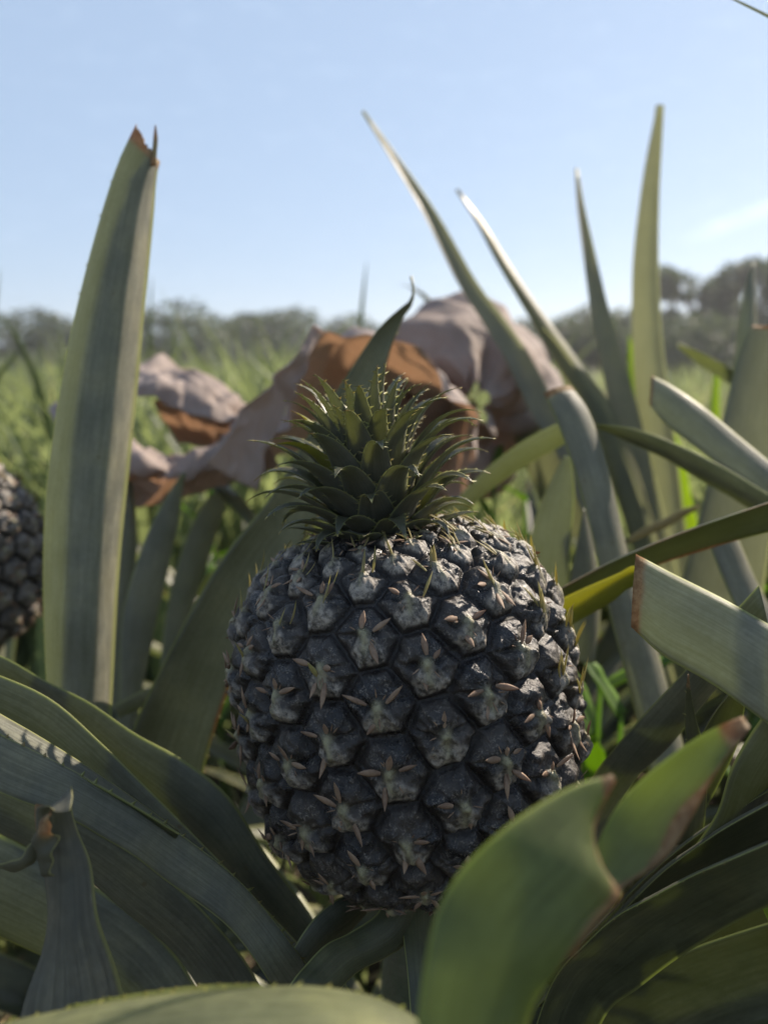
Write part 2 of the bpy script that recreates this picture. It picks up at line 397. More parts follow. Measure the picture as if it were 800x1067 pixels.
        far[c0:c0+20000] = np.clip(sm(-y, -.12, .30)*(1-sm(np.abs(x)-(.10+.75*np.clip(-y+.05, 0, 1)), -.12, .16))*(.75+.25*np.sin(x*18+ph[i1, 1]))+.35*sm(-y, .25, .7), 0, 1)*sm(e, .04, .2)
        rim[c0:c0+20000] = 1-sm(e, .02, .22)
        knob[c0:c0+20000] = np.clip(ridge*.8+kn*.7, 0, 1)
    Pd = Pf+Nf*disp[:, None]
    mb = MB()
    idx = np.arange(K).reshape(NV, NU); q = np.stack([idx[:-1], np.roll(idx[:-1], -1, 1), np.roll(idx[1:], -1, 1), idx[1:]], -1).reshape(-1, 4)
    me_v = Pd
    me = bpy.data.meshes.new('fruit_body')
    # dry bract tips, one small spindle each
    bv = []; bf = []; bm = []; nb = K
    def spindle(p, d, nrm, l, w, mi, curl=.25):
        nonlocal nb
        d = d/np.linalg.norm(d); sd = np.cross(nrm, d); sd /= np.linalg.norm(sd)+1e-9; up = np.cross(d, sd)
        if np.dot(up, nrm) < 0: up = -up
        rings = 7; k = 6; vs = []
        for i in range(rings):
            t = i/(rings-1); wr = w*.5*max(.03, (math.sin(math.pi*min(1, t*.80+.17))**1.1))
            if t > .98: wr = w*.02
            c = p+d*l*t+up*l*curl*t*t
            for j in range(k): a = 2*math.pi*j/k; vs.append(c+sd*wr*math.cos(a)+up*wr*.38*math.sin(a))
        bv.append(np.array(vs))
        for i in range(rings-1):
            for j in range(k): bf.append((nb+i*k+j, nb+i*k+(j+1) % k, nb+(i+1)*k+(j+1) % k, nb+(i+1)*k+j)); bm.append(mi)
        nb += len(vs)
    for i, (c, n_, rt, up, st) in enumerate(eyes):
        c = E[i]; h = sp[i]*.5
        def loc(x, y, lift): return c+rt*x*h+up*y*h+n_*h*lift
        young = st < .29 or (c[0] > .042 and st < .5 and random.random() < .7)
        fr = max(0, (.36-st)/.2); sunny = c[0] > .018*random.uniform(.4, 2)
        if not young or random.random() < .5:
            for (x, y, dx, dy, l, pr) in ((0, .20, 0, 1, .66, .78), (-.26, .12, -1, .25, .64, .68), (.26, .12, 1, .25, .64, .68), (-.14, -.36, -.35, -1, .66, .62), (.16, -.36, .35, -1, .66, .62)):
                if random.random() > pr: continue
                dx += random.gauss(0, .28); dy += random.gauss(0, .28); k_ = random.uniform(.5, 1.25)
                spindle(loc(x+random.gauss(0, .05), y+random.gauss(0, .05), .30 if y > -.2 else .24), rt*dx+up*dy+n_*random.uniform(.0, .32), n_, l*h*k_, .20*h*random.uniform(.75, 1.25), 1, random.uniform(-.15, .25))
        if young:
            for q_ in range(random.choice((2, 3, 4)) if sunny else random.choice((1, 2, 2, 3))):
                x = random.gauss(0, .25)
                spindle(loc(x, random.uniform(-.35, .05), .28), up*1.0+rt*(x*.8+random.gauss(0, .25))+n_*random.uniform(.15, .5), n_, h*random.uniform(.7, 1.2)*(1+.2*fr), h*random.uniform(.10, .20)*(random.uniform(.8, 1.5) if sunny else .8), 2, random.uniform(-.25, .3))
        elif st < .48 and random.random() < .55:
            spindle(loc(random.gauss(0, .08), -.25, .30), up+n_*.5+rt*random.gauss(0, .4), n_, h*random.uniform(.45, .8), h*.2, 2, .2)
        # thin papery shreds
        for q_ in range(3):
            a = random.uniform(0, 6.28); spindle(loc(.3*math.cos(a), .3*math.sin(a), .26), rt*math.cos(a)+up*math.sin(a)+n_*.4, n_, h*random.uniform(.2, .4), h*.05, 1, 0)
    V = np.concatenate([me_v]+bv); F = q.tolist()+bf
    me.from_pydata(V.tolist(), [], F)
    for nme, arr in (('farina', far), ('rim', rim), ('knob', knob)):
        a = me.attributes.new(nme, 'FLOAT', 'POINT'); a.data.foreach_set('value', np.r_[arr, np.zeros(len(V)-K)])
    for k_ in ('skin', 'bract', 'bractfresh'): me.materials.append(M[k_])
    me.polygons.foreach_set('material_index', [0]*len(q)+bm); me.polygons.foreach_set('use_smooth', [True]*len(F)); me.update()
    o = bpy.data.objects.new('fruit_body', me); COL.objects.link(o); o.parent = root
    return o

def make_crown(root, N=100):
    cr = MB(); vs = []; fs = []; k = 16
    for i in range(8):
        t = i/7; rr = .019*(1-.55*t); z = FH*.90+t*.034
        for j in range(k): a = 2*math.pi*j/k; vs.append((rr*math.cos(a), rr*math.sin(a), z))
    for i in range(7):
        for j in range(k): fs.append((i*k+j, i*k+(j+1) % k, (i+1)*k+(j+1) % k, (i+1)*k+j))
    fs.append(tuple(range(7*k, 8*k)))
    cr.add(vs, fs); core = cr.build('crown', M['crown'], None); core.parent = root
    rs = random.Random(4)
    for i in range(N):
        t = i/(N-1); a = i*2.39996+.35; t2 = t+rs.gauss(0, .015)
        el0 = R(12+70*max(0, t2)**.62); el1 = el0-R(100-56*t+rs.gauss(0, 12))
        if t < .10: el1 = el0-R(30)
        L = (.016+.020*min(1, t/.25) if t < .25 else .036+.006*min(1,(t-.25)/.3)-.012*max(0, (t-.6)/.4))*rs.uniform(.82, 1.08)
        w = (.0098+.0046*min(1, t/.3))*(1-.40*max(0, (t-.6)/.4))
        r0 = .0175*(1-.55*t); z0 = FH*.95+t*.036
        az = math.pi/2-a
        mb = MB(); n = 18; pts = []; sides = []; p = np.array((r0*math.cos(a), r0*math.sin(a), z0))
        for j in range(n):
            s = j/(n-1); e = el0+(el1-el0)*s**2.0
            d = np.array((math.cos(a)*math.cos(e), math.sin(a)*math.cos(e), math.sin(e)))
            if j: p = p+d*L/(n-1)
            pts.append(p.copy()); sides.append(np.array((-math.sin(a), math.cos(a), 0)))
        pts = np.array(pts); sides = np.array(sides); s = np.linspace(0, 1, n)
        tw = rs.gauss(0, .12); sides = sides*math.cos(tw)+np.array((0, 0, 1))*math.sin(tw)
        wd = w*np.clip((1-s**1.15)**.95, .012, 1)
        out = pts[n//2]+np.array((math.cos(a), math.sin(a), -.6))*1.0
        ribbon(mb, pts-sides*wd[:, None]/2, pts+sides*wd[:, None]/2, bow=.20, thick=.0011, n=n, m=6, toward=out, under='front', serr='AB', sgap=.0040, slen=.0015, seed=i, dry1=.10 if rs.random() < .6 else .03)
        o = mb.build('leaf', M['crown' if (rs.random() < .97 or t < .5) else 'leafyellow'], None, origin=(0, 0, 0)); o.parent = core
    return core

froot = empty('pineapple', at(424, 725, .300), 'ripe dark skinned pineapple with spiky green crown, in sharp focus in the middle', 'pineapple', 'pineapples in the field')
froot.rotation_euler = (R(-3), R(-9), 0)
make_fruit(froot); make_crown(froot)
f2 = copy_tree(froot); f2.location = at(-50, 578, .56); f2.rotation_euler = (R(4), R(-26), R(70))
for o_ in f2.children:
    if o_.name.startswith('fruit_body'): o_.material_slots[0].link = 'OBJECT'; o_.material_slots[0].material = M['skinpale']
f2['label'] = 'blurred dusty grey brown pineapple cut off by the left edge of the photo'

# ------------------------------------------------------------------ plants traced leaf by leaf
def ground(x, y): return Vector((x, y, 0))
# mother plant beneath the fruit
pa = plant_root('pineapple_plant', ground(.02, .34), 'pineapple plant carrying the sharp middle fruit, its long dark leaves spreading to both lower corners'); DEF[pa.name] = 'leafshade'
stem(pa, .3, .02, top=at(432, 900, .335))
K = dict(under='front')
pleaf(pa, [(-60, 664), (0, 683), (47, 709), (93, 732), (140, 764), (191, 792), (238, 830), (276, 889), (323, 953), (352, 1010), (400, 1100)], [(-60, 684), (0, 703), (58, 736), (108, 775), (150, 818), (190, 862), (238, 908), (285, 955), (320, 995), (345, 1050), (390, 1130)], .31, .31, .012, bow=.22, under='front')
pleaf(pa, [(-60, 684), (0, 704), (55, 730), (106, 775), (149, 817), (204, 872), (260, 930), (312, 985), (340, 1020), (380, 1100)], [(-60, 735), (0, 758), (50, 790), (100, 830), (140, 866), (180, 900), (236, 955), (288, 1005), (318, 1045), (360, 1130)], .275, .30, .008, bow=.12, under='front')
mb = MB()
ribbon(mb, px([(-60, 730), (0, 764), (64, 796), (106, 819), (150, 845), (187, 868), (255, 923), (316, 1000), (345, 1045), (380, 1120)], .225, .27),
       px([(-60, 790), (0, 826), (72, 853), (106, 872), (140, 892), (172, 917), (238, 966), (282, 1025), (310, 1070), (350, 1150)], .218, .262), bow=.08, under='front', serr='A', sgap=.0062, slen=.0018)
ribbon(mb, px([(-60, 708), (0, 743), (40, 766), (85, 794), (135, 828), (187, 866)], .250, .262), px([(-60, 731), (0, 765), (46, 788), (98, 816), (140, 840), (187, 869)], .2255, .246), bow=-.10, under='front', n=40)
mb.build('leaf', M['leafshade'], pa)
pleaf(pa, [(-40, 800), (30, 830), (106, 868), (170, 912), (220, 958), (262, 1012), (300, 1090)], [(-40, 850), (20, 878), (80, 908), (130, 950), (180, 992), (216, 1044), (260, 1120)], .262, .285, .008, under='front')
pleaf(pa, [(405, 925), (393, 952), (364, 972), (340, 984), (319, 1005), (300, 1030), (270, 1090)], [(440, 940), (425, 980), (402, 998), (376, 1011), (358, 1027), (342, 1050), (320, 1110)], .275, .225, .006, under='back')
pleaf(pa, [(372, 930), (350, 938), (325, 960), (300, 1000), (280, 1050)], [(388, 945), (364, 972), (345, 985), (322, 1010), (305, 1060)], .285, .25, .006, under='front')
pleaf(pa, [(415, 920), (418, 960), (424, 1010), (430, 1090)], [(455, 925), (452, 970), (452, 1020), (470, 1100)], .285, .25, .004, under='back')
pleaf(pa, [(545, 1110), (575, 1025), (607, 987), (640, 957), (675, 938), (720, 914), (760, 897), (850, 858)], [(600, 1140), (630, 1060), (665, 1030), (700, 1003), (735, 980), (765, 962), (800, 945), (870, 915)], .27, .20, .014, under='back', bow=-.15, serr='A', sgap=.011, slen=.001)
pleaf(pa, [(560, 1050), (620, 980), (655, 944), (690, 910), (725, 884), (765, 858), (850, 812)], [(590, 1080), (640, 1000), (675, 952), (715, 922), (745, 908), (785, 885), (860, 855)], .285, .225, .012, under='back', bow=-.15)
pleaf(pa, [(565, 1020), (625, 965), (660, 928), (697, 894), (740, 862), (790, 831), (850, 795)], [(580, 1040), (640, 978), (672, 940), (710, 908), (752, 880), (800, 850), (860, 820)], .30, .24, .010, under='back', bow=-.12, serr='A', sgap=.012, slen=.001)
pleaf(pa, [(560, 900), (600, 838), (625, 798), (664, 752), (712, 700), (745, 660), (790, 610)], [(600, 920), (640, 850), (662, 812), (697, 778), (726, 742), (758, 705), (800, 660)], .33, .27, .006, under='front', bow=.18)
pleaf(pa, [(690, 880), (703, 830), (714, 786), (713, 750), (714, 722), (716, 703)], [(730, 890), (736, 830), (733, 780), (725, 750), (720, 725), (717.5, 703)], .285, .275, 0, under='back', dry1=.12, bow=-.2, serr='A', sgap=.008, slen=.0009)
pleaf(pa, [(690, 860), (715, 800), (739, 752), (758, 726), (775, 705)], [(720, 870), (750, 815), (768, 775), (775, 740), (777, 706)], .295, .265, .006, under='back', bow=-.2)
pleaf(pa, [(710, 900), (745, 850), (762, 800), (792, 750), (840, 690)], [(760, 910), (790, 865), (812, 825), (838, 790), (880, 740)], .262, .235, .01, under='front')

pleaf(pa, [(540, 1120), (600, 1060), (660, 1018), (730, 985), (870, 940)], [(580, 1230), (650, 1150), (720, 1110), (790, 1080), (900, 1050)], .32, .29, .01, under='back', bow=-.15)
pleaf(pa, [(600, 1040), (660, 985), (720, 958), (790, 930), (870, 905)], [(640, 1120), (690, 1050), (750, 1010), (810, 985), (890, 960)], .36, .33, .01, under='back', bow=-.15)

pleaf(pa, [(-40, 850), (30, 885), (100, 925), (160, 970), (205, 1030), (240, 1120)], [(-40, 960), (20, 985), (80, 1015), (130, 1055), (165, 1100), (190, 1170)], .30, .30, .01, under='front')  # added leaf, covers a sunlit patch so the corner stays dark

# the tall cut leaf on the left
pf = plant_root('pineapple_plant', ground(-.16, .46), 'pineapple plant on the left with the tall upright leaf snapped off at its tip')
stem(pf, .12)
tall = pleaf(pf, [(72, 1000), (56, 860), (47, 740), (43, 650), (42, 580), (45, 510), (54, 440), (66, 365), (82, 295), (101, 228), (122, 167), (140, 129)],
      [(100, 1010), (102, 880), (106, 770), (110, 670), (116, 570), (123, 490), (131, 405), (139, 325), (147, 260), (154, 205), (159, 178), (162, 163)], .37, .375, 0, under='front', n=70, m=18,
      prof=[(0, -.10), (.18, .02), (.4, .08), (.68, .08), (.84, .02), (.90, -.05), (1, -.42)], serr='A', sgap=.019, slen=.0013, dry1=.025, wav=.0008, label='tall leaf snapped at the tip with one narrow sunlit side', jag=.0008)
pleaf(tall.parent, [(156, 172), (158.5, 158), (160, 142), (161.5, 130)], [(163, 172), (163.5, 160), (164.5, 145), (162.5, 130)], .3755, mat='leafdry', name='torn_tip', dry1=.6, dry0=.3, n=14, m=4, bow=.1, serr='B', sgap=.0035, slen=.0009)
# same leaf that passes behind the crown
pleaf(pf, [(110, 850), (138, 762), (170, 692), (205, 625), (240, 570), (280, 520), (320, 455), (357, 398), (392, 345), (417, 321), (428, 312), (431, 300), (428.5, 288)],
      [(200, 870), (216, 788), (238, 720), (256, 672), (280, 622), (318, 562), (360, 490), (392, 420), (408, 362), (421, 330), (430, 317), (432, 302), (429.5, 287)], .405, .40, .006, mat='leafshade', under='front', bow=-.14, n=64, serr='B', sgap=.010, slen=.0011, dryB=.05)
pleaf(pf, [(122, 780), (125, 715), (128, 640), (149, 568), (172, 520), (191, 492)], [(142, 800), (146, 735), (161, 660), (174, 600), (186, 545), (192, 492)], .50, .52, .012, bow=.16, under='front')
pleaf(pf, [(112, 790), (113, 700), (116, 600), (123, 530), (134, 490)], [(132, 790), (133, 700), (141, 600), (143, 550), (135.5, 489)], .56, .57, .01, bow=.2, under='front')
pleaf(pf, [(160, 790), (165, 720), (173, 640), (190, 572), (212, 525), (238, 500)], [(182, 800), (186, 730), (200, 640), (222, 570), (236, 528), (240, 501)], .60, .62, .02, bow=.2, under='front')
pleaf(pf, [(186, 482), (210, 500), (234, 522), (258, 548), (275, 590)], [(192, 479), (220, 492), (248, 515), (270, 542), (290, 585)], .62, .55, .01, bow=.2, mat='leaf')
pleaf(pf, [(120, 735), (165, 712), (215, 690), (250, 660)], [(125, 748), (168, 730), (222, 708), (262, 680)], .45, .48, .01, bow=.2, under='front')
pleaf(pf, [(205, 620), (213, 603), (225, 593), (238, 590)], [(210, 628), (222, 614), (234, 604), (240, 592)], .52, .53, .004, mat='leafyellow', n=20)

# foreground plants, close to the lens
pb = plant_root('pineapple_plant', ground(-.12, .06), 'blurred pineapple plant at the bottom left with one arching pale leaf and a withered curl')
stem(pb, .1)
mb = MB()
ribbon(mb, px([(-60, 1085), (20, 1062), (100, 1046), (190, 1034), (275, 1028), (335, 1028), (395, 1040), (440, 1066), (470, 1110)], .165, .15),
       px([(-60, 1230), (30, 1200), (110, 1170), (200, 1150), (280, 1140), (340, 1140), (390, 1150), (430, 1180), (450, 1220)], .13, .125), bow=.12, under='front', serr='A', sgap=.0055, slen=.0016)
ribbon(mb, px([(70, 1048), (150, 1034), (220, 1026), (275, 1026)], .172, .164), px([(70, 1056), (150, 1042), (220, 1033), (275, 1029)], .165, .16), bow=-.1, n=24, m=5, serr='A', sgap=.004, slen=.0012)
mb.build('leaf', M['leafolive'], pb)
mb = MB()
ribbon(mb, px([(-30, 1190, 0.2), (-5, 1110, 0.2), (15, 1050, 0.205), (30, 1000, 0.21), (38, 950, 0.2119), (38, 910, 0.2119), (34, 878, 0.21), (34, 852, 0.2069), (42, 835, 0.2), (54, 833, 0.195), (60, 842, 0.1919)]),
       px([(130, 1200, 0.19), (118, 1120, 0.195), (108, 1050, 0.2), (99, 990, 0.205), (92, 940, 0.2081), (86, 900, 0.21), (79, 868, 0.2119), (73, 848, 0.2081), (69, 838, 0.2), (66, 840, 0.196), (65, 850, 0.1919)]), under='front', prof=[(0, -.3), (.1, -.05), (.3, .10), (.6, .12), (.85, .0), (1, -.3)], wav=.003, n=60, m=16, dryA=.1)
ribbon(mb, px([(46, 905, 0.205), (40, 880, 0.2031), (42, 855, 0.2), (52, 842, 0.1981)]), px([(58, 912, 0.2), (56, 884, 0.1981), (54, 862, 0.1969), (57, 848, 0.1969)]), bow=.3, n=20, m=6, wav=.002, dry1=.6)
mb.build('leaf', M['leafdry'], pb)['label'] = 'withered leaf curled over at its end'
pleaf(pb, [(-40, 880), (-10, 893), (10, 899), (25, 893), (34, 878)], [(-40, 890), (-10, 903), (12, 908), (32, 901), (40, 886)], .20, .203, 0.003, mat='leafdry', n=24, m=5, label='thin dried leaf shred', wav=.001)
pleaf(pb, [(58, 925), (64, 905), (68, 880), (67, 853)], [(64, 925), (71, 905), (74, 880), (71, 853)], .215, .215, .012, mat='leafdry', n=20, m=5)

pc = plant_root('pineapple_plant', ground(.07, .10), 'blurred pineapple plant at the bottom right with a broad torn leaf, brown along the tear'); DEF[pc.name] = 'leafolive'
stem(pc, .1)
mb = MB()
ribbon(mb, px([(430, 1180), (434, 1090), (440, 1020), (455, 955), (485, 902), (525, 862), (570, 832), (608, 814), (638, 808)], .122, .150),
       px([(540, 1200), (540, 1110), (556, 1050), (585, 1005), (618, 965), (648, 934), (630, 905), (620, 870), (640, 812)], .125, .148), bow=.10, under='back', dry1=.07, dryfn=lambda s, u: (1-(1-u)/(.10+.26*np.exp(-((s-.86)/.10)**2)))*np.clip((s-.35)/.3, 0, 1)*1.3, n=60, m=16, wav=.001)
ribbon(mb, px([(585, 990), (603, 935), (622, 880), (645, 838), (682, 800), (730, 766), (774, 747)], .156, .168), px([(592, 995), (618, 945), (654, 921), (690, 896), (722, 850), (748, 802), (781, 757)], .150, .165), bow=-.12, under='back', dry1=.15, dryfn=lambda s, u: (1-(1-u)/(.20+.12*np.sin(s*13)))*1.25, n=46, m=12, wav=.001)
mb.build('leaf', M['leafolive'], pc)

# right hand plant
pd = plant_root('pineapple_plant', ground(.27, .33), 'pineapple plant at the right edge whose broad leaves are cut off square'); DEF[pd.name] = 'leaf'
stem(pd, .12)
C0 = dict(dry0=.045)
pleaf(pd, [(662, 577), (700, 597), (750, 622), (800, 650), (870, 690), (950, 750), (1000, 850), (1000, 1000)], [(657, 653), (690, 683), (740, 712), (800, 755), (860, 802), (915, 850), (950, 930), (960, 1040)], .255, .215, -.006, dry0=.035, under='front', bow=.10, label='broad cut leaf with a brown scarred end')
pleaf(pd, [(550, 645), (585, 624), (641, 599), (664, 590), (700, 606), (760, 640), (830, 690)], [(560, 675), (596, 651), (635, 629), (662, 612), (700, 640), (760, 690), (830, 750)], .345, .33, .01, mat='leafyellow', bow=.15, under=None)
pleaf(pd, [(555, 630), (593, 609), (635, 587), (668, 573), (710, 556), (760, 538), (850, 508)], [(565, 655), (603, 632), (645, 606), (682, 590), (722, 577), (772, 562), (860, 540)], .365, .33, .014, under='back', dryA=.06, bow=-.15, dryB=.08, mat='leafshade')
pleaf(pd, [(566, 409), (580, 440), (598, 490), (612, 540), (624, 590), (635, 640), (652, 705), (668, 770), (690, 860)], [(595, 403), (613, 428), (629, 472), (641, 520), (650, 560), (661, 605), (680, 662), (702, 740), (730, 850)], .42, .40, .012, under='front', bow=.18, dry0=.012)
pleaf(pd, [(678, 391), (700, 402), (735, 426), (770, 455), (805, 484), (860, 530), (900, 600)], [(676, 421), (692, 441), (722, 464), (752, 487), (790, 515), (840, 555), (870, 620)], .46, .42, -.008, under='front', bow=.10, dry0=.02, label='cut leaf with a rounded dark end')
pleaf(pd, [(622, 442), (660, 447), (700, 461), (740, 480), (780, 503), (830, 538), (870, 600)], [(622.5, 444), (652, 460), (690, 477), (730, 501), (770, 524), (825, 562), (860, 620)], .43, .41, .012, under='front', bow=.15, mat='leafshade')
pleaf(pd, [(700, 640), (722, 560), (745, 470), (760, 405), (773, 357), (784, 338)], [(790, 660), (800, 580), (815, 490), (826, 420), (832, 365), (826, 335)], .50, .52, .01, under='front', bow=-.12, dry1=.02, mat='leaflit')
pleaf(pd, [(705, 357), (735, 370), (768, 388), (805, 412), (850, 460)], [(705, 361), (730, 382), (762, 402), (800, 430), (840, 480)], .72, .66, .01, bow=-.1, under='back')
pleaf(pd, [(752, 500), (760, 420), (767, 350), (776, 300), (783.5, 274)], [(800, 500), (795, 420), (788, 350), (787, 300), (785, 274)], .70, .72, .01, under='front', bow=.12)
pleaf(pd, [(546, 660), (545, 615), (549, 578), (561, 530), (579, 490), (591, 476)], [(590, 680), (591, 630), (593, 580), (598, 520), (596, 490), (593, 476)], .47, .48, -.02, under='front', bow=.12, label='leaf catching the sun on its grey face')
pleaf(pd, [(582, 690), (590, 620), (600, 570), (607, 530)], [(620, 690), (625, 640), (622, 590), (609, 531)], .45, .46, .01, under='front')
pleaf(pd, [(440, 560), (490, 505), (522, 476), (550, 457), (578, 443), (600, 440)], [(450, 575), (500, 520), (530, 497), (560, 478), (588, 462), (603, 445)], .52, .48, .012, under='front', bow=.15)
pleaf(pd, [(652, 562), (672, 549), (692, 540), (712, 530), (728, 526)], [(652, 568), (675, 558), (696, 549), (716, 537), (729, 529)], .50, .52, .004, mat='leafdry', n=20, m=5, label='thin dried brown leaf')
pleaf(pd, [(735, 560), (760, 620), (790, 680), (830, 740)], [(760, 540), (790, 610), (820, 660), (860, 720)], .42, .40, .01, under='front', bow=.15)

pleaf(pd, [(850, 1040), (812, 985), (798, 955), (786, 928)], [(880, 1010), (826, 962), (808, 938), (789, 925)], .30, .29, .004, mat='leafbright', n=24, m=5, label='small bright green leaf tip')
# tall plant behind on the right
pe = plant_root('pineapple_plant', ground(.19, .74), 'tall pineapple plant behind the right side, its narrow pointed leaves rising against the sky'); DEF[pe.name] = 'leaflit'
stem(pe, .15)
def spike(parent, c, d0, d1, mat=None, tilt=.0, **kw):
    A = [(x-w/2, y) for x, y, w in c]; B = [(x+w/2, y) for x, y, w in c]
    return pleaf(parent, A, B, d0, d1, tilt, mat=mat, **kw)
spike(pe, [(690, 720, 34), (650, 600, 36), (600, 480, 34), (569, 431, 31), (541, 376, 28), (513, 332, 25), (486, 293, 21), (448, 222, 15), (411, 164, 9), (379, 115, 1)], .70, .66, under='front', bow=-.14, tilt=.012)
spike(pe, [(710, 720, 30), (670, 560, 30), (632, 440, 28), (596, 385, 26), (568, 342, 20), (545, 307, 16), (522, 270, 13), (500, 232, 8), (475, 198, 1)], .72, .70, under='back', bow=.14, tilt=.015)
spike(pe, [(700, 660, 26), (655, 520, 26), (617, 432, 24), (595, 390, 20), (578, 360, 14), (565, 340, 2)], .735, .72, under='front', bow=.14, tilt=-.012)
spike(pe, [(705, 720, 36), (685, 580, 36), (664, 490, 33), (646, 409, 28), (632, 355, 23), (622, 310, 18), (612, 255, 12), (605, 213, 7), (601.5, 175, 1)], .74, .70, under='front', bow=-.12, tilt=.014)
spike(pe, [(715, 720, 38), (695, 560, 38), (684, 460, 36), (676, 390, 32), (672, 335, 28), (671, 271, 24), (675, 200, 16), (680, 150, 9), (685, 109, 1)], .78, .76, under='front', tilt=-.015, prof=[(0, 0), (.4, .1), (.75, .06), (1, -.3)])
spike(pe, [(720, 640, 30), (690, 520, 28), (672, 440, 22), (660, 385, 12), (655, 350, 1)], .86, .84, mat='leafbright', bow=-.1)
spike(pe, [(740, 640, 30), (712, 540, 26), (700, 470, 20), (690, 430, 2)], .88, .86, mat='leafbright', bow=-.1)
spike(pe, [(745, 560, 14), (744, 470, 13), (744, 430, 11), (746, 392, 7)], .95, .95, mat='leafbright', bow=-.1)
spike(pe, [(600, 560, 40), (575, 500, 44), (555, 450, 44), (538, 418, 30)], .76, .74, under='back', bow=.1)
spike(pe, [(560, 470, 10), (520, 390, 10), (455, 322, 8), (435, 303, 6), (415, 295, 1)], .95, 1.0, bow=.1)
spike(pe, [(790, 720, 34), (775, 640, 30), (780, 560, 24), (800, 480, 20), (830, 420, 6)], .75, .75, mat='leafbright', bow=-.1)
spike(pe, [(765, 640, 22), (775, 590, 18), (790, 545, 12), (800, 520, 1)], .62, .62, mat='leafbright', bow=-.1)
# leaf whose tip hangs into the top right corner
spike(pd, [(1050, 500, 30), (1010, 250, 26), (930, 120, 20), (860, 50, 13), (810, 22, 9), (780, 7, 7), (755, -5, 4), (735, -14, 1)], .36, .34, bow=.1, under='front')

# inner filler leaves of the rosettes, added to keep gaps dark
def fill(parent, spec, seed=0):
    for i, (az, e0, e1, L, w, z) in enumerate(spec):
        mb = MB(); b = np.array(parent.location)+np.array((0, 0, z))
        free_leaf(mb, b, R(az), R(e0), R(e1), L, w, n=26, m=8, seed=seed+i, cut=(i % 3 == 0)); mb.build('leaf', M['leafshade'], parent)
fill(pa, [(-120, 30, -5, .30, .042, .16), (-80, 40, 5, .34, .044, .15), (-50, 45, 10, .36, .044, .14), (20, 50, 0, .36, .044, .14), (50, 42, 0, .36, .044, .14), (95, 36, 0, .30, .044, .13), (150, 22, -20, .20, .042, .12), (200, 18, -20, .18, .04, .12), (-150, 20, -15, .24, .042, .12), (0, 40, -10, .3, .044, .1), (75, 25, -15, .34, .046, .12), (110, 20, -20, .34, .046, .10), (130, 28, -12, .32, .046, .13), (65, 15, -20, .36, .046, .08), (-100, 15, -20, .34, .046, .09), (-60, 18, -15, .36, .046, .09), (-135, 25, -15, .30, .046, .12), (165, 30, -10, .22, .046, .14), (-170, 28, -12, .22, .046, .15), (100, 32, -8, .3, .045, .15)])
fill(pf, [(-100, 45, 0, .34, .044, .08), (-40, 55, 10, .36, .044, .08), (30, 52, 20, .36, .044, .08), (80, 40, 5, .28, .044, .07), (170, 22, -10, .2, .042, .05)])
fill(pb, [(-90, 40, 0, .25, .042, .06), (-40, 30, -20, .2, .042, .05), (120, 25, -15, .2, .04, .05), (60, 12, -25, .2, .04, .04)])
fill(pc, [(110, 30, -5, .25, .042, .05), (60, 20, -15, .22, .042, .05), (-160, 20, -10, .2, .04, .04)])
fill(pd, [(60, 55, 20, .36, .045, .08), (10, 55, 25, .33, .045, .08), (110, 50, 5, .33, .045, .08), (160, 30, -10, .25, .044, .06), (200, 20, -20, .26, .044, .05), (230, 15, -20, .26, .044, .04), (250, 25, -15, .24, .044, .05), (30, 65, 40, .42, .046, .1), (75, 62, 35, .42, .046, .1), (50, 72, 50, .45, .046, .1), (-50, 30, -5, .26, .044, .05)])  # the long steep leaves are added to block the sun
fill(pe, [(-80, 40, 0, .34, .044, .08), (-140, 35, 0, .33, .044, .08), (170, 38, 0, .30, .044, .08), (100, 45, 10, .38, .044, .1), (120, 55, 20, .42, .046, .1), (70, 62, 35, .46, .046, .1), (90, 70, 45, .46, .046, .1), (40, 60, 30, .4, .044, .1), (0, 62, 30, .42, .044, .1)])  # long steep leaves here are added sun blockers too

